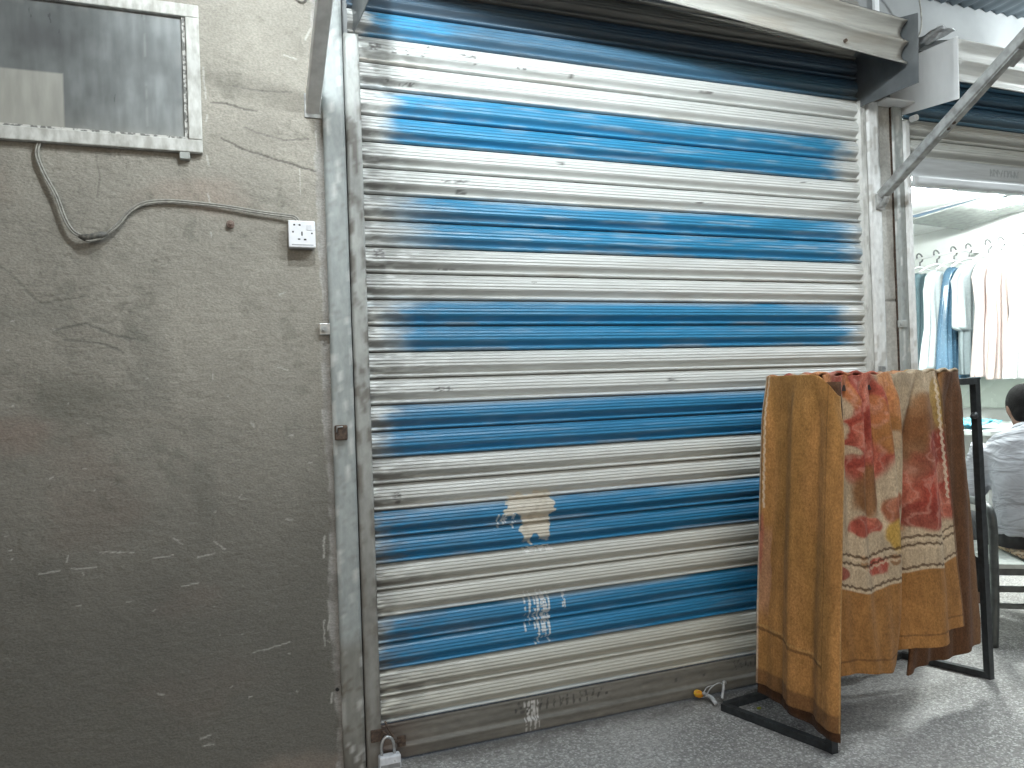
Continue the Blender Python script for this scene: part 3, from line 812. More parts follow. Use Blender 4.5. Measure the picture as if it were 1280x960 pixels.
def strut_right():
    r = empty("canopy_strut", (2.29, -.03, 2.02), "thin grey angle iron strut rising from the pillar in front of the lit shop", "strut", "struts under the canopy")
    a, b = Vector((2.292, -.050, 2.030)), Vector((2.312, -1.25, 2.80))
    d = (b - a).normalized()
    mb = MB()
    mb.bar(a, b, .036, .004)
    side = d.cross(Vector((0, 0, 1))).normalized(); upv = side.cross(d).normalized()
    off = side * .018 + upv * .018
    mb.bar(a + off, b + off, .004, .036)
    mb.build("angle_bar", M_strut, r)
    mb = MB(); mb.box(2.262, 2.312, -.038, -.031, 1.982, 2.052); mb.tube([(2.288, -.036, 2.0), (2.288, -.060, 2.012), (2.29, -.066, 2.034)], .013, 10)
    mb.build("foot_bracket", M_strut, r, bevel=.002)
    mb = MB()
    for t in (.27, .29):
        p = a + (b - a) * t
        mb.disc(p - upv * .002 + side * .004, -upv, .008, .008, 8)
    mb.build("bolt", M_rust, r)
    p, q = a + (b - a) * .24, a + (b - a) * .52
    mb = MB(); mb.bar(p - upv * .006, q - upv * .006, .030, .005)
    mb.build("splice_plate", M_strut, r)
    p = a + (b - a) * .47
    mb = MB(); mb.bar(p - side * .030 + upv * .0, p - side * .030 + d * .10, .036, .004)
    mb.build("gusset", M_strut, r)
strut_right()

# ------------------------------------------------------------------ lamps of the lane
def bulb_lamp(loc, label, power):
    r = empty("bulb_lamp", loc, label, "lamp")
    x, y, z = loc
    mb = MB(); mb.ball((x, y, z), .036, .036, .046, 12, 8)
    # the glowing globe is the light source
    area = 4 * math.pi * .04 ** 2
    mb.build("globe", mat_emit("lamp_globe_%d" % int(x * 100), (.90, .975, 1.0), power / (math.pi * area)), r, smooth=True)
    mb = MB(); mb.disc((x, y, z + .044), (0, 0, 1), .018, .06, 16); mb.build("holder", M_plastic, r)
    mb = MB(); mb.tube([(x, y, z + .10), (x, y, 3.06 - .03 * y)], .004, 8); mb.build("cord", M_black, r)
bulb_lamp((-.22, -.87, 2.80), "glowing bulb hanging from the canopy in front of the steel post", BULB_A)
lt = empty("tube_lamp", (.85, -1.42, 2.90), "glowing tube lamp hanging from the canopy before the blue and white shutter", "lamp")
mb = MB(); mb.tube([(.20, -1.42, 2.87), (1.50, -1.42, 2.87)], .018, 10)
mb.build("tube", mat_emit("canopy_tube_glow", (.90, .975, 1.0), BULB_B / (math.pi * 2 * math.pi * .018 * 1.30)), lt, smooth=True)
mb = MB(); mb.box(.16, 1.54, -1.45, -1.39, 2.905, 2.945); mb.build("batten", M_white_metal, lt)
for x_ in (.185, 1.505):
    mb = MB(); mb.box(x_ - .014, x_ + .014, -1.436, -1.404, 2.848, 2.9045); mb.build("end_cap", M_plastic, lt)
for x_ in (.45, 1.25):
    mb = MB(); mb.tube([(x_, -1.42, 2.945), (x_, -1.42, 3.10)], .003, 6); mb.build("hanging_wire", M_steel, lt)
bulb_lamp((4.0, -.60, 2.86), "glowing bulb hanging from the canopy in front of the lit clothes shop", BULB_C)

# ------------------------------------------------------------------ lit shop interior
M_int = mat_simple("white_interior_paint", (.78, .80, .78), (.70, .72, .70), .6, 0, (2, 2, 2), bstr=.05)
M_ceil = mat_simple("white_ceiling_board", (.80, .82, .80), (.74, .76, .74), .7, 0, (3, 3, 3), bstr=.05)
RX0, RX1, RY0, RY1, RZ = 2.46, 5.0, .24, 3.6, 2.40
tag(MB().box(RX1, RX1 + .1, RY0 - .02, RY1, 0, RZ + .1).build("interior_wall", M_int), "white side wall of the lit shop, behind the hanging clothes", "wall")
tag(MB().box(RX0 - .05, RX1 + .1, RY1, RY1 + .1, 0, RZ + .1).build("interior_wall", M_int), "white rear wall deep inside the lit shop", "wall")
tag(MB().box(RX0 - .10, RX0, RY0 - .02, RY1, 0, RZ + .1).build("interior_wall", M_int), "white partition wall of the lit shop, backing onto the pillar", "wall")
def ceiling():
    r = empty("shop_ceiling", (3.7, 1.9, RZ), "white tiled ceiling of the lit shop with one sagging board", "ceiling")
    gy = [RY0, .95, 1.62, 2.29, 2.96, RY1]; gx = [RX0, 3.05, 3.65, 4.25, 4.85, RX1]
    for i in range(5):
        for j in range(5):
            if (i, j) in ((3, 1),): continue
            MB().box(gx[i] + .006, gx[i + 1] - .006, gy[j] + .006, gy[j + 1] - .006, RZ, RZ + .012).build("ceiling_board", M_ceil, r)
    mb = MB()
    for x in gx[1:-1]: mb.box(x - .012, x + .012, RY0, RY1, RZ - .004, RZ - .001)
    mb.build("ceiling_grid", M_white_metal, r)
    mb = MB()
    for y in gy[1:-1]: mb.box(RX0, RX1, y - .012, y + .012, RZ - .0085, RZ - .0045)
    mb.build("ceiling_grid", M_white_metal, r)
    MB().add([(4.26, .97, 2.385), (4.84, .97, 2.392), (4.84, 1.60, 2.33), (4.26, 1.60, 2.36),
              (4.26, .97, 2.395), (4.84, .97, 2.402), (4.84, 1.60, 2.34), (4.26, 1.60, 2.37)],
             [(0, 1, 2, 3), (4, 7, 6, 5), (0, 4, 5, 1), (1, 5, 6, 2), (2, 6, 7, 3), (3, 7, 4, 0)]).build("sagging_board", mat_simple("grey_board", (.34, .36, .34), None, .7), r)
    MB().box(RX0, RX1, RY0, RY1, RZ + .25, RZ + .27).build("void_board", M_dark_plate, r)
ceiling()
mb = empty("ceiling_lamp", (3.58, .82, RZ), "round glowing lamp on the lit shop's ceiling, under the half raised shutter", "lamp")
b_ = MB(); b_.disc((3.58, .82, RZ - .075), (0, 0, 1), .15, .055, 32)
rad2 = SHOP_W / (math.pi * (math.pi * .15 ** 2 + 2 * math.pi * .15 * .055))
b_.build("diffuser", mat_emit("shop_lamp_glow", (.93, 1.0, .97), rad2), mb, smooth=False)
b_ = MB(); b_.disc((3.58, .82, RZ - .019), (0, 0, 1), .165, .012, 32); b_.build("rim", M_white_metal, mb)


tl_ = empty("tube_lamp", (4.42, .62, RZ), "glowing tube lamp on the lit shop's ceiling near its side wall", "lamp")  # out-of-view tube, added to soften the shadows on the floor outside
b_ = MB(); b_.tube([(4.42, .30, RZ - .045), (4.42, 1.05, RZ - .045)], .016, 10)
b_.build("tube", mat_emit("tube_glow", (.93, 1.0, .98), SHOP_W / (math.pi * 2 * math.pi * .016 * .75)), tl_, smooth=True)
b_ = MB(); b_.box(4.39, 4.45, .26, 1.09, RZ - .022, RZ - .012); b_.build("batten", M_white_metal, tl_)

# ================================================================== THINGS ON THE LEFT WALL
# ------------------------------------------------------------------ framed dusty pane
win = empty("wall_window", (-1.1, 0, 2.25), "dusty grey glass window in a chipped white frame on the plaster wall", "window")
M_frame = mat_simple("chipped_white_frame", (.56, .56, .53), (.36, .35, .32), .6, 0, (50, 50, 22), bstr=.35)
def wz(x, base, k=-.03): return base
XW0, XW1, ZW0, ZW1 = -1.78, -.497, 2.022, 2.486
fr = MB()
fr.box(XW0, XW1, -.024, -.001, ZW0, ZW0 + .040)
fr.box(XW0, XW1, -.024, -.001, ZW1 - .040, ZW1)
fr.box(XW1 - .040, XW1, -.0245, -.001, ZW0 + .0403, ZW1 - .0403)
fr.box(XW0, XW0 + .040, -.0245, -.001, ZW0 + .0403, ZW1 - .0403)
fr.build("frame", M_frame, win, bevel=.003)
lip = MB()
lip.box(XW1 - .0505, XW1 - .0405, -.016, -.006, ZW0 + .041, ZW1 - .041)
lip.box(XW0 + .0405, XW1 - .0507, -.016, -.006, ZW0 + .0405, ZW0 + .048)
lip.build("glazing_bead", mat_simple("flaking_putty", (.52, .51, .48), (.17, .17, .16), .8, 0, (70, 70, 70), lo=.45, hi=.55), win)
xs = np.arange(XW0 + .04, XW1 - .045, .006); zs = np.arange(ZW0 + .04, ZW1 - .036, .006)
X, Z = np.meshgrid(xs, zs, indexing='ij')
n = fbm(X * 60, Z * 5, 701, 4); n2 = fbm(X * 4, Z * 4, 703, 4)
c = np.array([.155, .165, .165]) * (.55 + .5 * n2 + .35 * n)[..., None]
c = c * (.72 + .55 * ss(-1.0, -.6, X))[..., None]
c = c * (.78 + .5 * fbm(X * 26, Z * 22, 711, 5))[..., None]
edge = np.exp(-np.minimum(np.minimum(XW1 - .045 - X, Z - ZW0 - .04), ZW1 - .036 - Z) / .012)
c = mixc(c, (.34, .335, .31), .55 * edge * ss(.4, .6, fbm(X * 50, Z * 50, 713, 3)))
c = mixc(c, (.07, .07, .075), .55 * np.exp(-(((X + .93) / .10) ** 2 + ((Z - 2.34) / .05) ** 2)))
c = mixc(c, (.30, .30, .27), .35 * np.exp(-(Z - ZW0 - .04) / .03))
c = mixc(c, (.31, .305, .275), .88 * ((X < -.878) & (Z < 2.235 + .02 * (X + .88))))
c = mixc(c, (.30, .31, .30), .4 * (np.abs(X + .655) < .004) * ss(.45, .6, fbm(X * 5, Z * 30, 705, 3)))
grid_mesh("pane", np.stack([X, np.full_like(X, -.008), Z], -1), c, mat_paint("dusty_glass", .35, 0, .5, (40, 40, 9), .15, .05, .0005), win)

# little steel clip under the frame
o = MB().box(-.565, -.535, -.022, -.001, 2.000, 2.0215).build("frame_clip", M_post, bevel=.002)
tag(o, "small grey clip under the lower edge of the wall window", "clip")

# ------------------------------------------------------------------ cable with a taped joint
M_cable = mat_simple("dirty_white_cable", (.34, .33, .29), (.22, .21, .19), .55, 0, (60, 60, 60))
def spline(pts, n=14):
    P = [np.array(p, float) for p in pts]
    P = [2 * P[0] - P[1]] + P + [2 * P[-1] - P[-2]]
    out = []
    for i in range(1, len(P) - 2):
        for t in np.linspace(0, 1, n, endpoint=False):
            a, b, c, d = P[i - 1], P[i], P[i + 1], P[i + 2]
            out.append(.5 * ((2 * b) + (-a + c) * t + (2 * a - 5 * b + 4 * c - d) * t * t + (-a + 3 * b - 3 * c + d) * t ** 3))
    out.append(P[-2])
    return out
cab = empty("power_cable", (-.85, 0, 1.75), "thin twin cable drooping from the wall window to the white socket", "cable")
pa = [(-.945, -.012, 2.024), (-.952, -.012, 1.985), (-.935, -.014, 1.93), (-.905, -.016, 1.865), (-.885, -.018, 1.80), (-.865, -.020, 1.762), (-.840, -.022, 1.745)]
pb = [(-.775, -.022, 1.757), (-.745, -.020, 1.785), (-.71, -.016, 1.83), (-.665, -.013, 1.858), (-.60, -.012, 1.867), (-.52, -.012, 1.865), (-.43, -.014, 1.858), (-.33, -.016, 1.845), (-.25, -.018, 1.838), (-.222, -.020, 1.832), (-.208, -.020, 1.812)]
for pts in (pa, pb):
    mb = MB()
    for o_ in (-.0032, .0032):
        q = spline(pts)
        qq = []
        for i, p in enumerate(q):
            d = q[min(i + 1, len(q) - 1)] - q[max(i - 1, 0)]
            nrm = np.array([-d[2], 0, d[0]]); nrm /= np.linalg.norm(nrm) + 1e-9
            qq.append(p + nrm * o_)
        mb.tube(qq, .0030, 8)
    mb.build("twin_wire", M_cable, cab, smooth=True)
mb = MB(); mb.tube([(-.848, -.022, 1.747), (-.832, -.023, 1.742), (-.812, -.024, 1.746), (-.79, -.023, 1.752), (-.772, -.022, 1.757)], [.006, .011, .010, .012, .006], 10)
mb.build("taped_joint", mat_simple("black_tape", (.06, .06, .055), (.16, .15, .13), .5, 0, (120, 120, 120)), cab, smooth=True)
mb = MB(); mb.tube(spline([(-.845, -.024, 1.752), (-.825, -.027, 1.733), (-.80, -.026, 1.738), (-.782, -.024, 1.747)]), .0035, 8)
mb.build("loose_wire", M_cable, cab, smooth=True)

# ------------------------------------------------------------------ socket outlet
soc = empty("wall_socket", (-.204, 0, 1.772), "white surface mounted socket outlet at the end of the drooping cable", "socket")
MB().box(-.246, -.164, -.036, -.0005, 1.732, 1.816).build("back_box", mat_simple("grey_white_plastic", (.5, .5, .5), (.42, .42, .42), .5), soc, bevel=.003)
MB().box(-.2475, -.1625, -.046, -.0365, 1.7305, 1.8175).build("face_plate", M_plastic, soc, bevel=.003)
for x, z, w, h in ((-.229, 1.803, .006, .005), (-.212, 1.803, .006, .005), (-.2335, 1.780, .005, .005), (-.2055, 1.775, .004, .013), (-.174, 1.777, .005, .005), (-.215, 1.757, .008, .004), (-.196, 1.756, .008, .005)):
    MB().box(x - w / 2, x + w / 2, -.0468, -.0455, z - h / 2, z + h / 2).build("pin_hole", M_black, soc)
MB().box(-.190, -.174, -.0475, -.046, 1.786, 1.804).build("switch", mat_simple("pale_switch", (.68, .69, .72), None, .4), soc, bevel=.001)
MB().box(-.238, -.170, -.0466, -.0455, 1.7375, 1.7400).build("groove", mat_simple("grey_groove", (.3, .31, .33), None, .5), soc)

# wall plug / screw stub
kn = MB(); kn.disc((-.422, 0, 1.804), (0, -1, 0), .013, .012, 12); kn.disc((-.421, -.012, 1.806), (0, -1, 0), .007, .008, 8)
tag(kn.build("wall_plug", mat_simple("brown_plug", (.24, .17, .14), (.12, .085, .07), .7, 0, (200, 200, 200), bstr=.5), bevel=.002), "short brown plug sticking out of the plaster wall under the cable", "plug")
# hook at the top of the wall
hk = MB(); hk.tube(spline([(-.205, -.004, 2.60), (-.198, -.03, 2.575), (-.182, -.035, 2.562), (-.168, -.03, 2.566), (-.160, -.006, 2.585)]), .004, 8)
tag(hk.build("wall_hook", M_black_iron, smooth=True), "small bent wire hook high on the plaster wall beside the strut", "hook")

# ------------------------------------------------------------------ padlock and hasp at the foot of the shutter
pk = empty("padlock", (.024, -.05, .02), "silver padlock hanging on the hasp at the shutter's bottom corner", "padlock")
M_lock = mat_simple("bright_padlock", (.80, .82, .85), (.62, .64, .68), .3, .25, (50, 50, 50))
mb = MB(); mb.box(-.016, .056, -.078, -.046, .003, .050)
mb.build("body", M_lock, pk, bevel=.005)
mb = MB(); mb.tube(spline([(-.004, -.062, .045), (-.006, -.062, .078), (.002, -.062, .102), (.018, -.062, .108), (.034, -.062, .090), (.038, -.062, .045)]), .0050, 10)
mb.build("shackle", M_steel, pk, smooth=True)
mb = MB(); mb.box(-.012, .052, -.0785, -.0775, .010, .024); mb.build("stamp_plate", M_steel, pk)
mb = MB(); mb.box(-.034, .010, -.034, -.027, .085, .125); mb.tube(spline([(.004, -.034, .118), (.016, -.052, .112), (.030, -.062, .098), (.046, -.050, .082), (.062, -.024, .072)]), .005, 8)
mb.tube(spline([(.014, -.036, .150), (.022, -.052, .130), (.036, -.058, .104)]), .004, 8)
mb.box(.055, .085, -.026, -.0215, .050, .086)
tag(mb.build("hasp", M_rust, bevel=.001), "rusty iron hasp on the foot of the guide rail, holding the padlock", "hasp")

# ================================================================== CLOTHES SHOP CONTENTS
rail = empty("clothes_rail", (4.78, 1.5, 2.17), "thin pale rail along the lit shop's side wall carrying the clothes hangers", "rail")
MB().tube([(4.78, .70, 2.165), (4.78, 2.5, 2.165)], .009, 12).build("tube", M_white_metal, rail, smooth=True)
for y in (.75, 1.58, 2.42):
    MB().bar((4.78, y, 2.165), (5.0, y, 2.165), .016, .016).build("rail_bracket", M_white_metal, rail)
M_hook = mat_simple("dull_steel_hook", (.20, .21, .21), (.14, .14, .14), .4, .6)
def hanger(y, label, tilt=0.0):
    r = empty("coat_hanger", (4.78, y, 2.10), label, "hanger", "hangers on the rail")
    pts = [(4.78 + .030 * math.cos(a), y + .006 * math.sin(a), 2.172 + .034 * math.sin(a)) for a in np.linspace(math.pi * 1.05, -.35 * math.pi, 12)]
    pts += [(4.782, y, 2.135), (4.78, y, 2.10)]
    MB().tube(pts, .0062, 8).build("hook", M_hook, r, smooth=True)
    MB().tube([(4.78 - .19, y, 2.030), (4.78 - .10, y, 2.078), (4.78, y, 2.102), (4.78 + .10, y, 2.078), (4.78 + .19, y, 2.030)], .007, 8).build("shoulder_bar", M_plastic, r, smooth=True)
    return r
def garment(name, y, prof, c, c2, label, cat, rough=.8, thick=.035, folds=5, seed=0, neck=.06, band=None, spec=.4):
    """PROF: list of (drop below the shoulder tip, half width); cloth hangs in soft vertical folds"""
    prof = np.array(prof)
    nz, na = 70, 72
    ts = np.linspace(0, prof[-1, 0], nz)
    hw = np.interp(ts, prof[:, 0], prof[:, 1])
    rg = np.random.default_rng(seed)
    ph = rg.uniform(0, 6.28, 4)
    P3 = np.zeros((nz, na + 1, 3)); colr = np.zeros((nz, na + 1, 3))
    for i, (t, h) in enumerate(zip(ts, hw)):
        k = t / prof[-1, 0]
        a = np.linspace(0, 2 * np.pi, na + 1)
        w = h * np.cos(a)
        dep = thick * np.sin(a) * (1 + .3 * np.sin(folds * a + ph[0]) * k) + .018 * k * np.sin(folds * 1.3 * np.cos(a) * 3 + ph[1] + t * 2) + .006 * np.sin(9 * np.cos(a) + 7 * t + ph[2])
        # shoulders slope, neckline dips
        sh = .10 * np.abs(w / .2) ** 1.1 * (1 - ss(.0, .25, np.full_like(w, t)))
        nk = neck * np.exp(-(w / .055) ** 2) * (1 - min(1, t / .12))
        P3[i, :, 0] = 4.78 + w
        P3[i, :, 1] = y + dep
        P3[i, :, 2] = 2.095 - t - sh - nk
        n = fbm(w * 14 + seed, np.full_like(w, t * 5), 800 + seed, 4)
        cc = np.array(c) * (1 - n)[:, None] + np.array(c2) * n[:, None]
        if band is not None:
            for (t0, t1, bc) in band:
                if t0 <= t < t1: cc = np.tile(np.array(bc), (na + 1, 1)) * (.8 + .4 * n)[:, None]
        colr[i] = cc
    m = mat_paint(name + "_cloth", rough, 0, spec, (60, 60, 60), .1, .3, .002, .1)
    o = grid_mesh(name, P3, colr, m, smooth=True)
    s = o.modifiers.new("solid", 'SOLIDIFY'); s.thickness = .003
    return tag(o, label, cat, "clothes hanging on the rail")
DR = [(0, .05), (.05, .14), (.12, .17), (.30, .16), (.45, .15), (.9, .23)]
SHIRT = [(0, .06), (.04, .15), (.12, .20), (.25, .19), (.52, .20)]
SKIRTED = [(0, .06), (.04, .14), (.12, .17), (.38, .15), (.60, .18), (.88, .20)]
garment("hanging_dress", 1.93, DR, (.085, .14, .16), (.13, .19, .21), "teal grey dress hanging nearest the steel post", "dress", seed=1)
hanger(1.93, "hanger carrying the teal grey dress")
garment("hanging_dress", 1.775, [(0, .05), (.05, .12), (.2, .15), (.5, .15), (.92, .24)], (.62, .66, .66), (.48, .54, .56), "long white dress hanging between the teal dress and the blue gown", "dress", seed=2, band=[(.80, .93, (.30, .36, .38))])
hanger(1.775, "hanger carrying the long white dress")
garment("hanging_gown", 1.625, [(0, .05), (.06, .10), (.18, .13), (.45, .17), (.9, .20)], (.05, .105, .165), (.08, .155, .225), "glossy blue gown in clear wrap on the clothes rail", "gown", rough=.25, thick=.05, folds=7, seed=3, spec=.7)
hanger(1.625, "hanger carrying the glossy blue gown")
garment("hanging_blouse", 1.5, SHIRT + [(.53, .12), (.86, .14)], (.26, .30, .31), (.36, .40, .41), "pale grey printed blouse with a dark grey skirt below it", "blouse", seed=4, band=[(.53, .9, (.16, .19, .20))])
hanger(1.5, "hanger carrying the grey blouse and skirt")
garment("hanging_dress", 1.345, SKIRTED, (.55, .50, .49), (.60, .48, .45), "white dress with a pinkish tint beside the grey blouse", "dress", seed=5)
hanger(1.345, "hanger carrying the pinkish white dress")
garment("hanging_dress", 1.245, [(0, .05), (.05, .13), (.2, .15), (.5, .14), (.9, .19)], (.50, .38, .35), (.55, .46, .43), "peach dress hanging to the right of the pinkish white one", "dress", seed=6)
hanger(1.245, "hanger carrying the peach dress")
garment("hanging_dress", 1.085, DR, (.60, .61, .60), (.48, .50, .50), "plain white dress hanging at the open end of the rail", "dress", seed=7)
hanger(1.085, "hanger carrying the plain white dress")

# pale sheet lining the wall under the clothes, work table
xs = np.linspace(.5, 2.9, 120); zs = np.linspace(.98, 1.27, 30)
Yg, Zg = np.meshgrid(xs, zs, indexing='ij')
wr = .02 * (fbm(Yg * 7, Zg * 7, 901, 4) - .5)
cc = np.array([.50, .55, .50]) * (.8 + .4 * fbm(Yg * 3, Zg * 9, 903, 3))[..., None]
o = grid_mesh("plastic_sheet", np.stack([4.95 + wr, Yg, Zg], -1), cc, mat_paint("pale_green_plastic", .25, 0, .6, (5, 5, 5), .05, .1), smooth=True)
s = o.modifiers.new("solid", 'SOLIDIFY'); s.thickness = .003
tag(o, "pale green plastic sheet lining the shop wall under the clothes", "sheet")
tb = empty("work_table", (4.4, 1.5, 0), "pale work table along the lit shop's side wall", "table")
M_table = mat_simple("pale_table_top", (.62, .66, .64), (.52, .56, .55), .4, 0, (6, 6, 6))
MB().box(3.95, 4.93, .75, 2.5, .855, .885).build("table_top", M_table, tb, bevel=.003)
for x in (4.0, 4.86):
    for y in (.82, 2.42):
        MB().box(x - .02, x + .02, y - .02, y + .02, 0, .855).build("leg", M_post, tb)
MB().box(4.02, 4.84, .80, .83, .75, .854).build("apron", M_post, tb)
crumple("folded_cloth", (4.10, 1.00, .925), (.10, .14, .05), mat_simple("sky_blue_cloth", (.05, .42, .60), (.25, .62, .72), .8, 0, (30, 30, 30)), "bright blue crumpled cloth on the work table by the person", "cloth", 41, 24)
crumple("paper_pattern", (4.12, 1.42, .905), (.13, .16, .025), mat_simple("white_cloth", (.75, .77, .76), (.6, .68, .72), .8, 0, (25, 25, 25)), "white crumpled cloth on the work table beyond the blue one", "cloth", 43, 24)

# ------------------------------------------------------------------ chair and person
chair = empty("arm_chair", (3.1, 0, 0), "low grey metal armchair at the lit shop's threshold", "chair")
M_chair = mat_simple("grey_chair_metal", (.085, .095, .092), (.055, .06, .06), .45, .3, (30, 30, 30))
FW, RT = Vector((.55, .835, 0)), Vector((.835, -.55, 0))
B0 = Vector((3.118, -.262, 0)); 
def ch(a, b, z): return tuple(B0 + RT * a + FW * b + Vector((0, 0, z)))
for s_ in (-1, 1):
    pts = spline([ch(.36 * s_, -.06, 0), ch(.345 * s_, -.05, .22), ch(.35 * s_, -.07, .42), ch(.37 * s_, -.12, .60), ch(.37 * s_, -.02, .645), ch(.36 * s_, .25, .63)], 8)
    mb = MB(); mb.tube(pts, .019, 10); mb.build("leg", M_chair, chair, smooth=True)
    mb = MB(); mb.tube([ch(.36 * s_, .42, 0), ch(.35 * s_, .40, .42), ch(.355 * s_, .25, .63)], .017, 10); mb.build("leg", M_chair, chair, smooth=True)
MB().bar(ch(-.34, -.05, .262), ch(.34, -.05, .262), .02, .024).build("stretcher", M_chair, chair)
MB().bar(ch(-.34, -.05, .185), ch(.34, -.05, .185), .02, .02).build("stretcher", M_chair, chair)
for b_ in (-.02, .47):
    MB().bar(ch(-.34, b_, .335), ch(.34, b_, .335), .03, .03).build("seat_rail", M_chair, chair)
MB().add([ch(a, b, z) for a in (-.33, .33) for b in (-.04, .52) for z in (.352, .372)], [(0, 1, 3, 2), (4, 6, 7, 5), (0, 4, 5, 1), (2, 3, 7, 6), (0, 2, 6, 4), (1, 5, 7, 3)]).build("seat", mat_simple("pale_seat", (.45, .48, .45), None, .6), chair)
# leopard print cloth on the seat, hanging over its rear edge
def leopard():
    m, nt, b = new_mat("leopard_print")
    v = coords(nt, (1, 1, 1))
    vo = N(nt, "ShaderNodeTexVoronoi"); vo.inputs["Scale"].default_value = 38
    no = N(nt, "ShaderNodeTexNoise"); no.inputs["Scale"].default_value = 60
    nt.links.new(v, vo.inputs["Vector"]); nt.links.new(v, no.inputs["Vector"])
    ad = N(nt, "ShaderNodeMath"); ad.operation = 'MULTIPLY_ADD'; ad.inputs[1].default_value = .5
    nt.links.new(no.outputs["Fac"], ad.inputs[0]); nt.links.new(vo.outputs["Distance"], ad.inputs[2])
    rp = N(nt, "ShaderNodeValToRGB"); rp.color_ramp.interpolation = 'CONSTANT'
    e = rp.color_ramp.elements
    e[0].position = 0; e[0].color = (.20, .11, .045, 1); e[1].position = .52; e[1].color = (.02, .015, .012, 1)
    e2 = e.new(.68); e2.color = (.30, .23, .15, 1)
    nt.links.new(ad.outputs[0], rp.inputs[0]); nt.links.new(rp.outputs[0], b.inputs["Base Color"])
    b.inputs["Roughness"].default_value = .9
    return m
U, V = np.meshgrid(np.linspace(-.20, .33, 50), np.linspace(0, 1, 60), indexing='ij')
pts = np.zeros(U.shape + (3,))
drop = .035 + .04 * np.sin((U - .1) * 6) ** 2
for i in range(U.shape[0]):
    for j in range(U.shape[1]):
        s_ = V[i, j] * (.44 + drop[i, j])
        if s_ < .44: bb, zz_ = .40 - s_, .384 + .006 * math.sin(9 * U[i, j] + 5 * s_)
        else: bb, zz_ = -.052 - .010 * math.sin(14 * U[i, j]), .386 - (s_ - .44)
        pts[i, j] = ch(U[i, j], bb, zz_)
o = grid_mesh("seat_cloth", pts, None, leopard(), smooth=True)
s_ = o.modifiers.new("solid", 'SOLIDIFY'); s_.thickness = .008; s_.offset = 1
tag(o, "brown leopard print cloth draped over the armchair's seat", "cloth")

# the person: seen from behind, seated, bent over the work
PB = Vector((3.285, -.015, .385))
def pp(a, b, z): return PB + RT * a + FW * b + Vector((0, 0, z))
def rings(mb, secs, n=24):
    """SECS: (centre, half width across, half depth, tilt of the ring)"""
    base = len(mb.v)
    for c_, w, d, tl in secs:
        for k in range(n):
            a = 2 * math.pi * k / n
            ca, sa = math.cos(a), math.sin(a)
            ex = abs(ca) ** .85 * (1 if ca > 0 else -1); ey = abs(sa) ** .85 * (1 if sa > 0 else -1)
            p = c_ + RT * (w * ex) + FW * (d * ey * math.cos(tl)) - Vector((0, 0, 1)) * (d * ey * math.sin(tl))
            mb.v.append(tuple(p))
    for i in range(len(secs) - 1):
        for k in range(n):
            a = base + i * n + k; b = base + i * n + (k + 1) % n
            mb.f.append((a, b, b + n, a + n))
    mb.f.append(tuple(base + k for k in reversed(range(n))))
    e = base + (len(secs) - 1) * n
    mb.f.append(tuple(e + k for k in range(n)))
def torso(g, top=True):
    s = [(pp(0, .02, -.02), .185 + g, .135 + g, 0), (pp(0, .0, .06), .195 + g, .140 + g, .05), (pp(0, -.01, .16), .190 + g, .130 + g, .12), (pp(0, .0, .27), .195 + g, .128 + g, .25),
         (pp(0, .035, .38), .205 + g, .125 + g, .35), (pp(0, .075, .47), .205 + g, .110 + g, .45), (pp(0, .105, .525), .165 + g, .085 + g, .5)]
    if top: s.append((pp(0, .125, .56), .085 + g, .065 + g, .5))
    return s
def arms(mb, g, lower=True):
    for s_ in (-1, 1):
        sh, el, wr = pp(.195 * s_, .09, .465), pp(.27 * s_, .16, .235), pp(.15 * s_, .40, .30)
        mb.tube([sh + Vector((0, 0, .015)), sh * .6 + el * .4, el], [.062 + g, .056 + g, .046 + g], 16)
        if lower:
            mb.tube([el, el * .55 + wr * .45, wr], [.044, .040, .028], 14)
            mb.ball(el, .045, .045, .045)
            # hand: palm, four fingers of unequal length curled over the work, thumb
            d = (wr - el).normalized(); side = RT * (-s_)
            pc = wr + d * .045
            mb.tube([wr, pc, pc + d * .035], [.026, .038, .036], 12)
            for q, (off, L) in enumerate(((-.030, .062), (-.010, .072), (.010, .068), (.029, .055))):
                k0 = pc + d * .035 + side * off
                k1 = k0 + d * (L * .5) + Vector((0, 0, -.006)); k2 = k1 + d * (L * .32) + Vector((0, 0, -.022)); k3 = k2 + d * (L * .12) + Vector((0, 0, -.022))
                mb.tube([k0 - d * .02, k0, k1, k2, k3], [.0105, .010, .0095, .0085, .006], 8)
            t0 = wr + d * .02 + side * .03
            mb.tube([t0 - side * .015, t0 + side * .012 + d * .022, t0 + side * .014 + d * .052 + Vector((0, 0, -.008))], [.014, .011, .008], 8)
def legs(mb, g, feet=True):
    for s_ in (-1, 1):
        hip, kn, an = pp(.10 * s_, .05, .01), pp(.17 * s_, .46, .03), pp(.16 * s_, .42, -.33)
        mb.tube([hip, hip * .5 + kn * .5, kn], [.098 + g, .085 + g, .062 + g], 18)
        mb.ball(kn, .062 + g, .062 + g, .062 + g)
        mb.tube([kn, kn * .6 + an * .4, an], [.058 + g, .060 + g, .040 + g], 16)
M_skin = mat_simple("brown_skin", (.16, .085, .055), (.13, .068, .045), .5, 0, (40, 40, 40), bstr=.05)
person = empty("person", tuple(PB), "person in pale grey shirt and black trousers seated with back turned", "person")
mb = MB(); rings(mb, torso(0)); arms(mb, 0); legs(mb, 0)
mb.tube([pp(0, .115, .53), pp(0, .16, .60), pp(0, .20, .66)], [.066, .056, .055], 16)
HC = pp(.015, .205, .672)
tl = Matrix.Rotation(.5, 3, RT)   # head bowed to the work
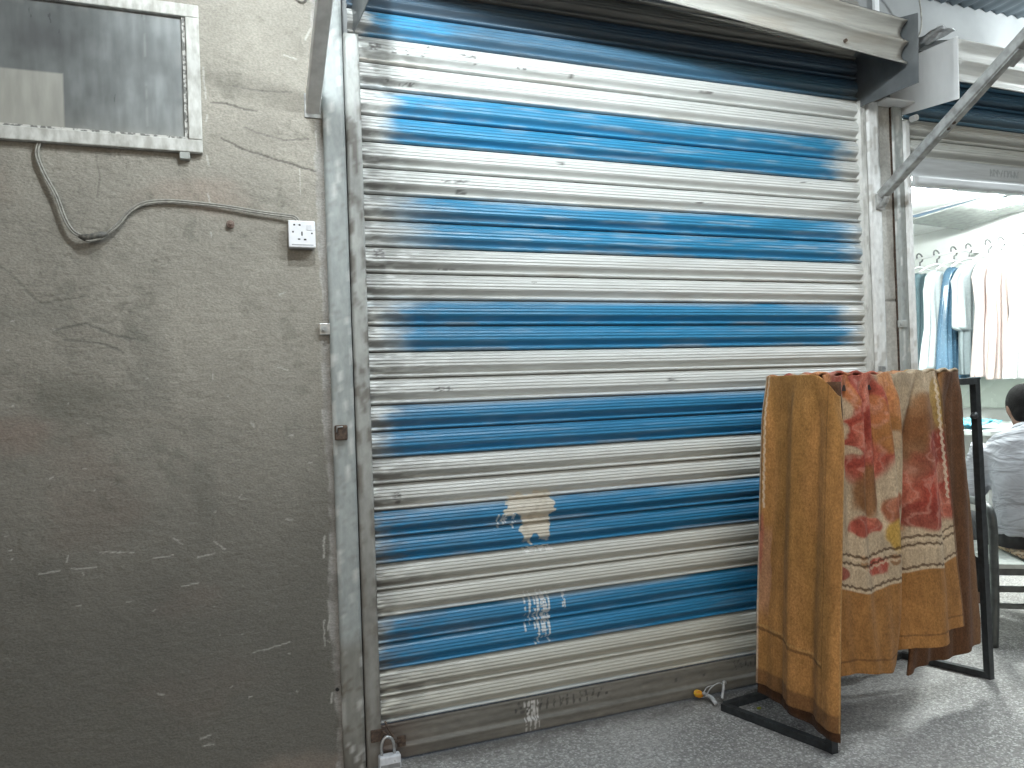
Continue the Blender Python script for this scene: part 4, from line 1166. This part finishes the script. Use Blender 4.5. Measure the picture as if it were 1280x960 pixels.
for s_ in (-1, 1):
    an = pp(.16 * s_, .42, -.33)
    mb.tube([an + Vector((0, 0, -.02)) - FW * .05, an + Vector((0, 0, -.036)) + FW * .05, an + Vector((0, 0, -.048)) + FW * .15], [.040, .036, .022], 12)
fz = Matrix((RT, FW, Vector((0, 0, 1)))).transposed()
Rh = Matrix.Rotation(-.45, 3, RT) @ fz
def hp(a, b, z): return HC + Rh @ Vector((a, b, z))
mb.ball(HC, .074, .094, .112, 24, 18, Rh)
mb.ball(hp(0, .03, -.06), .056, .062, .062, 18, 12, Rh)
mb.tube([hp(0, .085, .012), hp(0, .105, -.018), hp(0, .100, -.028)], [.009, .014, .012], 8)
for s_ in (-1, 1):
    mb.ball(hp(.077 * s_, -.008, -.012), .012, .022, .034, 12, 8, Rh)
    mb.ball(hp(.030 * s_, .082, .012), .016, .012, .010, 12, 8, Rh)
mb.tube([hp(-.022, .087, -.055), hp(0, .096, -.055), hp(.022, .087, -.055)], [.005, .008, .005], 8)
body = mb.build("body", M_skin, person, smooth=True)
rm = body.modifiers.new("skin", 'REMESH'); rm.mode = 'VOXEL'; rm.voxel_size = .008; rm.use_smooth_shade = True
sm = body.modifiers.new("smooth", 'SMOOTH'); sm.factor = .5; sm.iterations = 5
# shirt
def shirt_mat():
    m, nt, b = new_mat("pale_grey_shirt")
    v = coords(nt, (1, 1, 1))
    no = N(nt, "ShaderNodeTexNoise"); no.inputs["Scale"].default_value = 1.0; no.inputs["Detail"].default_value = 3; no.inputs["Distortion"].default_value = .8
    mp = coords(nt, (5, 5, 15))
    nt.links.new(mp, no.inputs["Vector"])
    no2 = N(nt, "ShaderNodeTexNoise"); no2.inputs["Scale"].default_value = 400
    nt.links.new(v, no2.inputs["Vector"])
    rp = N(nt, "ShaderNodeValToRGB"); rp.color_ramp.elements[0].color = (.27, .28, .305, 1); rp.color_ramp.elements[1].color = (.33, .34, .37, 1)
    nt.links.new(no2.outputs["Fac"], rp.inputs[0]); nt.links.new(rp.outputs[0], b.inputs["Base Color"])
    b.inputs["Roughness"].default_value = .85
    bump(nt, b, no.outputs["Fac"], .9, .05)
    return m
mb = MB(); rings(mb, torso(.020)[1:]); arms(mb, .022, False)
sh = mb.build("shirt", shirt_mat(), person, smooth=True)
rm = sh.modifiers.new("cloth", 'REMESH'); rm.mode = 'VOXEL'; rm.voxel_size = .010; rm.use_smooth_shade = True
sm = sh.modifiers.new("smooth", 'SMOOTH'); sm.factor = .5; sm.iterations = 6
# creases across the back as real folds
tx = bpy.data.textures.new("creases", 'CLOUDS'); tx.noise_scale = .09; tx.noise_depth = 2
dm = sh.modifiers.new("creases", 'DISPLACE'); dm.texture = tx; dm.texture_coords = 'LOCAL'; dm.strength = .028; dm.mid_level = .5
mb = MB(); rings(mb, [(pp(0, .115, .545), .080, .066, .45), (pp(0, .135, .585), .072, .062, .45), (pp(0, .128, .560), .086, .072, .45)], 28)
mb.build("collar", mat_simple("shirt_collar", (.30, .31, .335), (.24, .25, .27), .85), person, smooth=True)
mb = MB(); rings(mb, torso(.012)[:3]); legs(mb, .014)
tr = mb.build("trousers", mat_simple("black_cloth", (.018, .018, .02), (.012, .012, .013), .85), person, smooth=True)
rm = tr.modifiers.new("cloth", 'REMESH'); rm.mode = 'VOXEL'; rm.voxel_size = .012; rm.use_smooth_shade = True
# hair: cropped cap over crown, sides and nape
mb = MB(); mb.ball(hp(0, -.014, .012), .084, .100, .114, 28, 20, Rh)
mb.ball(hp(0, -.040, -.045), .074, .066, .082, 24, 14, Rh)
hr = mb.build("hair", mat_simple("black_hair", (.014, .013, .013), (.006, .006, .006), .95, 0, (250, 250, 250), spec=.1, bstr=.6, bdist=.004), person, smooth=True)
rm = hr.modifiers.new("cap", 'REMESH'); rm.mode = 'VOXEL'; rm.voxel_size = .006; rm.use_smooth_shade = True

# ================================================================== RACK AND BLANKET
rack = empty("blanket_rack", (1.9, -.4, 0), "black square tube stand under the brown blanket on the lane floor", "rack")
F1, F2 = Vector((1.400, -.582, 0)), Vector((2.428, -.362, 0))
B1, B2 = Vector((1.282, -.150, 0)), Vector((2.315, -.034, 0))
q = .013
def up(v, z): return tuple(Vector((v[0], v[1], z)))
TB = 1.228
T1, T2 = F1 + Vector((.0, 0, 0)), F2 + Vector((-.016, .004, 0))
MB().bar(up(F1, .014), up(B1, .014), .026, .026).build("foot_bar", M_black_iron, rack)
MB().bar(up(F2, .014), up(B2, .014), .026, .026).build("foot_bar", M_black_iron, rack)
MB().bar(up(B1 + (B2 - B1) * .012, .0143), up(B2 - (B2 - B1) * .012, .0143), .025, .025).build("back_bar", M_black_iron, rack)
MB().bar(up(F1, 0), up(T1, TB), .027, .027, (0, 1, 0)).build("post", M_black_iron, rack)
MB().bar(up(F2, 0), up(T2, TB), .027, .027, (0, 1, 0)).build("post", M_black_iron, rack)
sd1, sd2 = (B1 - F1).normalized(), (B2 - F2).normalized()
A1, A2 = T1 + sd1 * .175 + Vector((.026, 0, 0)), T2 + sd2 * .175
MB().bar(up(T1, TB - .013), up(T2, TB - .013), .026, .026).build("top_bar", M_black_iron, rack)
MB().bar(up(A1, TB - .013), up(A2, TB - .013), .026, .026).build("top_bar", M_black_iron, rack)
for a, b in ((T1, A1), (T2, A2)):
    MB().bar(up(a + (b - a) * .07, TB - .0135), up(b - (b - a) * .07, TB - .0135), .025, .025).build("side_arm", M_black_iron, rack)
MB().tube([tuple(T2 + Vector((-.014, -.006, 1.075))), tuple(T2 + Vector((-.034, -.010, 1.070)))], [.016, .009], 10).build("clamp_knob", M_black_iron, rack, smooth=True)

# ---- blanket
AX = (F2 - F1).normalized()                       # along the front of the rack
NO = Vector((AX.y, -AX.x, 0))                     # out of the front
M_blanket = None
def blanket_mat():
    m, nt, b = new_mat("woven_pile_blanket")
    at = N(nt, "ShaderNodeAttribute"); at.attribute_name = "Paint"
    no = N(nt, "ShaderNodeTexNoise"); no.inputs["Scale"].default_value = 1; no.inputs["Detail"].default_value = 7; no.inputs["Roughness"].default_value = .7
    nt.links.new(coords(nt, (170, 170, 110)), no.inputs["Vector"])
    n2 = N(nt, "ShaderNodeTexNoise"); n2.inputs["Scale"].default_value = 1; n2.inputs["Detail"].default_value = 3
    nt.links.new(coords(nt, (35, 35, 16)), n2.inputs["Vector"])
    mr = N(nt, "ShaderNodeMapRange"); mr.inputs["From Min"].default_value = .3; mr.inputs["From Max"].default_value = .7; mr.inputs["To Min"].default_value = .62; mr.inputs["To Max"].default_value = 1.35
    nt.links.new(no.outputs["Fac"], mr.inputs["Value"])
    mr2 = N(nt, "ShaderNodeMapRange"); mr2.inputs["From Min"].default_value = .3; mr2.inputs["From Max"].default_value = .7; mr2.inputs["To Min"].default_value = .84; mr2.inputs["To Max"].default_value = 1.14
    nt.links.new(n2.outputs["Fac"], mr2.inputs["Value"])
    mm = N(nt, "ShaderNodeMath"); mm.operation = 'MULTIPLY'
    nt.links.new(mr.outputs[0], mm.inputs[0]); nt.links.new(mr2.outputs[0], mm.inputs[1])
    vm = N(nt, "ShaderNodeVectorMath"); vm.operation = 'SCALE'
    nt.links.new(at.outputs["Color"], vm.inputs[0]); nt.links.new(mm.outputs[0], vm.inputs["Scale"])
    nt.links.new(vm.outputs[0], b.inputs["Base Color"])
    b.inputs["Roughness"].default_value = .95
    b.inputs["Specular IOR Level"].default_value = .15
    b.inputs["Sheen Weight"].default_value = .06
    b.inputs["Sheen Roughness"].default_value = .5
    p = bump(nt, b, no.outputs["Fac"], .8, .004)
    return m
M_blanket = blanket_mat()
OCH, BRN, CRM, RED, PNK, DRK = (.42, .205, .068), (.125, .060, .030), (.48, .37, .25), (.36, .060, .040), (.50, .155, .10), (.07, .035, .018)

def polyline_at(pts, s):
    """points along a plan polyline, s in 0..1 by length, smoothed"""
    P = np.array(spline([(*p, 0) for p in pts], 30))[:, :2]
    L = np.concatenate([[0], np.cumsum(np.linalg.norm(np.diff(P, axis=0), axis=1))]); L /= L[-1]
    return np.stack([np.interp(s, L, P[:, 0]), np.interp(s, L, P[:, 1])], -1)
def sheet(ns, nt, top, bot, zt, zb, fold, colf, power=.9):
    """surface between a plan line at the top and one at the bottom hem; FOLD(s,t) moves it along its normal"""
    s, t = np.linspace(0, 1, ns), np.linspace(0, 1, nt)
    Sg, Tg = np.meshgrid(s, t, indexing='ij')
    a, b = polyline_at(top, s), polyline_at(bot, s)
    XY = a[:, None, :] * (1 - Tg ** power)[..., None] + b[:, None, :] * (Tg ** power)[..., None]
    dx = np.gradient(XY, axis=0)
    dx /= np.linalg.norm(dx, axis=-1, keepdims=True) + 1e-9
    nrm = np.stack([dx[..., 1], -dx[..., 0]], -1)
    XY = XY + nrm * fold(Sg, Tg)[..., None]
    Z = zt(Sg) * (1 - Tg) + zb(Sg) * Tg
    return np.concatenate([XY, Z[..., None]], -1), colf(Sg, Tg)
def fa(a, out=0.0):
    p = F1 + AX * a + NO * out
    return (p.x, p.y)

def cloth_base(S, T, seed, c):
    n = fbm(S * 6, T * 7, seed, 4)
    n2 = fbm(S * 60, T * 8, seed + 3, 3)
    return np.array(c) * (.80 + .34 * n + .16 * (n2 - .5))[..., None]

# A: flap wrapped round the near corner, plain ochre side out
Lf = [(1.350, -.385), (1.355, -.45), (1.360, -.54), (1.368, -.602), (1.384, -.632), (1.408, -.638), (1.436, -.635)]
Lb = [(1.334, -.298), (1.338, -.37), (1.342, -.45), (1.348, -.54), (1.356, -.602), (1.364, -.632), (1.376, -.645)]
def foldA(S, T):
    e = ss(0, .15, T)
    return e * (.014 * np.sin(S * 13 + 1.2 + .8 * T) + .003 * np.sin(S * 31 + 2 * T) + .006 * T * np.sin(S * 21 + 4)) + .016 * (fbm(S * 3, T * 3, 951, 3) - .5) * T \
        + .014 * np.exp(-((S - .93) / .07) ** 2) * ss(.02, .1, T) - .008 * np.exp(-((S - .40) / .035) ** 2) * e
def colA(S, T):
    c = cloth_base(S, T, 960, OCH)
    c = mixc(c, (.30, .155, .045), .5 * ss(.45, .65, fbm(S * 2.5, T * 3, 966, 3)))
    # worn reddish corner of the printed side showing through at the far edge
    k = ss(0, .02, .15 + .10 * (fbm(S * 5, T * 12, 967, 3) - .5) - S) * ss(.46, .52, T) * (1 - ss(.72, .80, T))
    c = mixc(c, (.46, .24, .15), .6 * k)
    k = ss(0, .02, .055 + .05 * (fbm(T * 14, S, 968, 2) - .5) - S) * ss(.42, .46, T) * (1 - ss(.6, .66, T))
    c = mixc(c, (.40, .12, .08), .8 * k)
    # hem: pale edge with zigzag stitching down the far side
    c = mixc(c, (.60, .50, .40), .75 * (S < .014))
    zig = np.abs(((T * 34) % 1) - .5) * 2
    c = mixc(c, (.62, .50, .36), .8 * (np.abs(S - .045 - .012 * zig) < .010) * (T < .42))
    c = mixc(c, DRK, .55 * (np.abs(S - .026) < .007) * (T < .5))
    # sewn border: a strip along the near edge and a tuck above the hem
    c = mixc(c, DRK, .5 * (np.abs(S - .845) < .006))
    c = mixc(c, DRK, .6 * (np.abs(T - .815 - .02 * S) < .0045) * (S < .845))
    c = mixc(c, (.52, .32, .12), .4 * (np.abs(T - .805 - .02 * S) < .004) * (S < .845))
    c = mixc(c, BRN, .65 * ss(.945, .955, T))
    return mixc(c, (.50, .32, .14), .5 * (S > .985))
zA = (lambda S: 1.262 - .075 * ss(.66, 1.0, S) ** 1.4, lambda S: .150 - .050 * S)
PA, CA = sheet(150, 240, Lf, Lb, zA[0], zA[1], foldA, colA)
# the flap's under layer, a little longer, showing below it
def colA2(S, T): return cloth_base(S, T, 970, (.085, .040, .020))
PA2, CA2 = sheet(60, 60, [(p[0] + .018, p[1] + .014) for p in Lf], [(p[0] + .012, p[1] + .012) for p in Lb], lambda S: 1.235 + 0 * S, lambda S: .108 - .048 * S, lambda S, T: foldA(S, T) * .6, colA2)

# B: printed front panel
FB_t = [fa(-.005, .018), fa(.15, .014), fa(.3, .014), fa(.5, .014), fa(.60, .014), fa(.70, .014)]
FB_b = [fa(.005, .02), fa(.16, .02), fa(.30, .03), fa(.42, .03), fa(.56, .04), fa(.73, .05)]
def foldB(S, T):
    e = ss(0, .10, T)
    r = .018 * np.sin(S * 58 + .4 + 3 * S * S) * (1 - .8 * ss(.15, .7, T)) * ss(.0, .05, .66 - S) * e
    vc = .82 - .34 * T ** .75                       # the valley between the two big folds wanders left as it falls
    r = r + T ** .7 * (.048 * np.exp(-((S - .68 * vc) / .11) ** 2) - .020 * np.exp(-((S - .17) / .06) ** 2))
    r = r - (.030 * e + .018 * T) * np.exp(-((S - vc) / (.035 + .03 * T)) ** 2)
    r = r + (.022 * e + .040 * T) * np.exp(-((S - (vc + 1.0) / 2 + .02) / (.05 + .12 * T)) ** 2)
    return r + .014 * e * np.sin(S * 24 + 2 + T) + .012 * (fbm(S * 5, T * 3, 981, 3) - .5) * e
def colB(S, T):
    c = cloth_base(S, T, 990, CRM)
    W = fbm(S * 9, T * 11, 991, 4) - .5
    W2 = fbm(S * 9 + 40, T * 11 + 9, 993, 4) - .5
    s, t = S + .10 * W, T + .06 * W2
    def blob(cx, cy, rx, ry, colr, k=.9, soft=.35):
        nonlocal c
        d = ((s - cx) / rx) ** 2 + ((t - cy) / ry) ** 2
        c = mixc(c, colr, k * (1 - ss(1 - soft, 1 + soft, d)))
    # rose heads, buds, leaves
    ORG, LEAF, DRD = (.48, .20, .075), (.24, .11, .045), (.27, .050, .035)
    for b_ in ((.25, .085, .27, .125, RED), (.29, .255, .19, .115, RED), (.52, .09, .075, .12, ORG), (.03, .05, .06, .10, ORG), (.33, .04, .05, .07, PNK, .8), (.20, .05, .03, .06, ORG, .7), (.40, .15, .04, .08, ORG, .7),
               (.165, .11, .035, .045, CRM, .95), (.155, .19, .035, .03, CRM, .95), (.17, .265, .045, .026, CRM, .95), (.25, .20, .05, .05, PNK, .85), (.36, .27, .05, .06, PNK, .7), (.22, .30, .06, .03, DRD, .8), (.33, .18, .05, .05, DRD, .75), (.27, .12, .03, .05, DRD, .7),
               (.48, .215, .095, .07, (.33, .15, .05), .9), (.52, .25, .05, .045, CRM, .7), (.29, .395, .09, .088, LEAF, .95), (.27, .43, .04, .05, (.18, .08, .03), .8), (.01, .34, .07, .10, LEAF, .9), (.03, .46, .04, .05, ORG, .7),
               (.47, .47, .07, .045, (.30, .10, .05), .95), (.46, .455, .035, .022, (.44, .17, .10), .8), (.47, .565, .07, .062, (.44, .27, .06), .95), (.28, .515, .10, .030, RED, .9), (.31, .50, .04, .018, PNK, .9), (.05, .565, .06, .030, RED, .9), (.31, .655, .07, .026, RED, .9), (.09, .66, .05, .022, DRD, .85), (.42, .645, .03, .02, LEAF, .8), (.22, .63, .02, .03, (.30, .14, .05), .7),
               (.88, .20, .20, .11, LEAF, .92), (.80, .27, .12, .12, (.20, .085, .035), .9), (.92, .33, .18, .10, DRD, .95), (.80, .42, .16, .10, (.30, .10, .06), .9), (.64, .43, .08, .07, PNK, .85), (.90, .46, .19, .12, RED, .95), (.84, .42, .06, .05, PNK, .9), (.95, .40, .05, .05, (.46, .22, .15), .8), (.93, .52, .07, .045, PNK, .8), (.76, .53, .13, .06, DRD, .9), (.62, .54, .05, .05, ORG, .8), (.97, .12, .06, .10, (.42, .27, .09), .85)):
        blob(*b_)
    # petal veins
    v = np.abs(((s * 13 + 3 * W2 + t * 5) % 1) - .5) * 2
    redness = ss(.02, .12, c[..., 0] - 1.9 * c[..., 1])
    c = mixc(c, (.62, .34, .26), .35 * redness * ss(.72, .95, v))
    c = mixc(c, (.18, .03, .02), .35 * redness * (1 - ss(.1, .3, v)))
    # banded border then plain ochre hem
    y = T + .012 * np.sin(S * 20) - .018 * S
    rope = .0022 * np.sin(S * 190)
    for yy in (.600, .628, .705):
        c = mixc(c, DRK, .8 * (np.abs(y + rope - yy) < .0042))
        c = mixc(c, (.60, .48, .33), .6 * (np.abs(y + rope - yy - .011) < .004))
    c2 = cloth_base(S, T, 995, (.34, .165, .055))
    k = ss(.716, .722, y)
    c = c * (1 - k)[..., None] + c2 * k[..., None]
    c = mixc(c, DRK, .45 * (np.abs(T - .955) < .004))
    # hem stitching of the side edge
    zig = np.abs(((T * 34) % 1) - .5) * 2
    c = mixc(c, (.66, .54, .40), .8 * (np.abs(S - .965 - .01 * zig) < .008) * (T < .5))
    return mixc(c, BRN, .8 * (S > .985))
zbB = lambda S: .238 + .030 * ss(.35, .55, S) - .012 * np.exp(-((S - .36) / .1) ** 2) + .028 * ss(.6, .95, S)
PB3, CB3 = sheet(260, 300, FB_t, FB_b, lambda S: 1.258 + .004 * np.sin(S * 40), zbB, foldB, colB)

# C: folded-back brown end
FC_t = [fa(.74, .004), fa(.80, .012), fa(.84, .008), fa(.885, .004), fa(.90, -.008)]
FC_b = [fa(.42, .004), fa(.60, .008), fa(.80, .018), fa(.93, .012), fa(.985, .0)]
def foldC(S, T): return .012 * np.sin(S * 9 + 1) * ss(0, .1, T) + .008 * np.sin(S * 27 + T) * T + .01 * (fbm(S * 4, T * 4, 1001, 3) - .5)
def colC(S, T):
    c = cloth_base(S, T, 1003, BRN)
    c = mixc(c, (.20, .10, .042), .65 * ss(.80, .9, S) * ss(.2, .5, T))
    c = mixc(c, OCH, .7 * (1 - ss(.0, .25, S)) * (1 - ss(.1, .35, T)))
    c = mixc(c, (.16, .10, .06), .4 * (np.abs(S - .55 - .03 * T) < .008))
    return mixc(c, (.55, .36, .18), .7 * (S > .985))
PC, CC = sheet(120, 240, FC_t, FC_b, lambda S: 1.257 + 0 * S, lambda S: .165 + .075 * ss(.93, .945, S) + .006 * np.sin(S * 9), foldC, colC)

# top: cloth lying over the rails, and the part hanging behind
TA = [(1.352, -.385), fa(.35, -.20), fa(.7, -.20), fa(.895, -.19)]
Tf = [(1.372, -.61), fa(.35, .015), fa(.7, .015), fa(.90, .0)]
s_, t_ = np.linspace(0, 1, 120), np.linspace(0, 1, 26)
Sg, Tg = np.meshgrid(s_, t_, indexing='ij')
a, b = polyline_at(Tf, s_), polyline_at(TA, s_)
XY = a[:, None, :] * (1 - Tg)[..., None] + b[:, None, :] * Tg[..., None]
PT = np.concatenate([XY, (1.260 - .020 * np.sin(Tg * np.pi) ** 2 + .005 * np.sin(Sg * 60) + .004 * np.sin(Tg * 12 + Sg * 9))[..., None]], -1)
CT = colB(Sg, Tg * .12)
PBk, CBk = sheet(110, 120, [fa(.895, -.19), fa(.7, -.205), fa(.35, -.205), (1.354, -.386)], [fa(.93, -.20), fa(.7, -.23), fa(.35, -.23), (1.345, -.30)], lambda S: 1.257 + 0 * S, lambda S: .30 + 0 * S,
                 lambda S, T: .015 * np.sin(S * 30) * T, lambda S, T: cloth_base(S, T, 1010, OCH))
# one mesh for the whole blanket
V_, Q_, C_ = [], [], []
for Pn, Cn in ((PA, CA), (PA2, CA2), (PB3, CB3), (PC, CC), (PT, CT), (PBk, CBk)):
    n0 = sum(len(v) for v in V_)
    a_, b_ = Pn.shape[:2]
    ix = np.arange(a_ * b_).reshape(a_, b_) + n0
    Q_.append(np.stack([ix[:-1, :-1], ix[:-1, 1:], ix[1:, 1:], ix[1:, :-1]], -1).reshape(-1, 4))
    V_.append(Pn.reshape(-1, 3)); C_.append(Cn.reshape(-1, 3))
V_, Q_, C_ = np.concatenate(V_), np.concatenate(Q_), np.concatenate(C_)
me = bpy.data.meshes.new("blanket")
me.vertices.add(len(V_)); me.vertices.foreach_set("co", V_.astype(np.float32).ravel())
me.loops.add(len(Q_) * 4); me.loops.foreach_set("vertex_index", Q_.astype(np.int32).ravel())
me.polygons.add(len(Q_)); me.polygons.foreach_set("loop_start", np.arange(len(Q_), dtype=np.int32) * 4); me.polygons.foreach_set("loop_total", np.full(len(Q_), 4, dtype=np.int32))
me.update(calc_edges=True)
at = me.attributes.new("Paint", 'FLOAT_COLOR', 'POINT')
c4 = np.ones((len(V_), 4), dtype=np.float32); c4[:, :3] = np.clip(C_, .004, .9)
at.data.foreach_set("color", c4.ravel())
bl = link("blanket", me, M_blanket, None, True)
s_ = bl.modifiers.new("solid", 'SOLIDIFY'); s_.thickness = .008; s_.offset = 0
tag(bl, "brown and ochre blanket with red flowers draped over the black stand", "blanket")

# ------------------------------------------------------------------ litter by the rack's corner
lit = empty("earphone_litter", (1.31, -.06, 0), "torn clear wrapper with a yellow and orange tip lying by the stand's corner", "litter")
M_clear = mat_simple("cloudy_wrapper", (.55, .57, .58), (.35, .36, .38), .2, 0, (60, 60, 60), spec=.8)
mb = MB()
mb.tube([(1.275, -.115, .012), (1.285, -.075, .020), (1.268, -.040, .030)], [.007, .009, .006], 8)
mb.tube(spline([(1.300, -.120, .030), (1.312, -.112, .055), (1.322, -.104, .078)], 6), .005, 8)
mb.tube(spline([(1.268, -.06, .02), (1.285, -.07, .055), (1.315, -.085, .075), (1.335, -.09, .055), (1.31, -.1, .03)], 8), .0022, 6)
mb.tube(spline([(1.262, -.05, .025), (1.28, -.05, .05), (1.31, -.06, .06)], 8), .0018, 6)
mb.build("wrapper_strip", M_clear, lit, smooth=True)
mb = MB(); mb.ball((1.325, -.103, .080), .010, .008, .009, 12, 8)
mb.build("ring_end", M_steel, lit, smooth=True)
mb = MB(); mb.ball((1.252, -.035, .026), .024, .010, .015, 12, 8, Matrix.Rotation(.5, 3, 'Y'))
mb.build("yellow_tip", mat_simple("yellow_orange_film", (.62, .42, .03), (.55, .20, .02), .4, 0, (60, 60, 60)), lit)
cr = MB(); cr.ball((1.405, -.205, .006), .010, .006, .005, 10, 6)
tag(cr.build("leaf_scrap", mat_simple("yellow_green_scrap", (.35, .36, .04), None, .6)), "tiny yellow green scrap on the floor inside the stand's foot", "litter")
# fragments on the wires near the roof
wi = MB(); wi.tube(spline([(2.62, .02, 3.03), (2.66, .04, 2.95), (2.68, .06, 2.88), (2.63, .05, 2.80), (2.56, .0, 2.76), (2.50, -.05, 2.72)], 8), .004, 6)
tag(wi.build("loose_cable", M_cable, smooth=True), "loose pale cable dangling from the roof behind the white end plate", "cable")
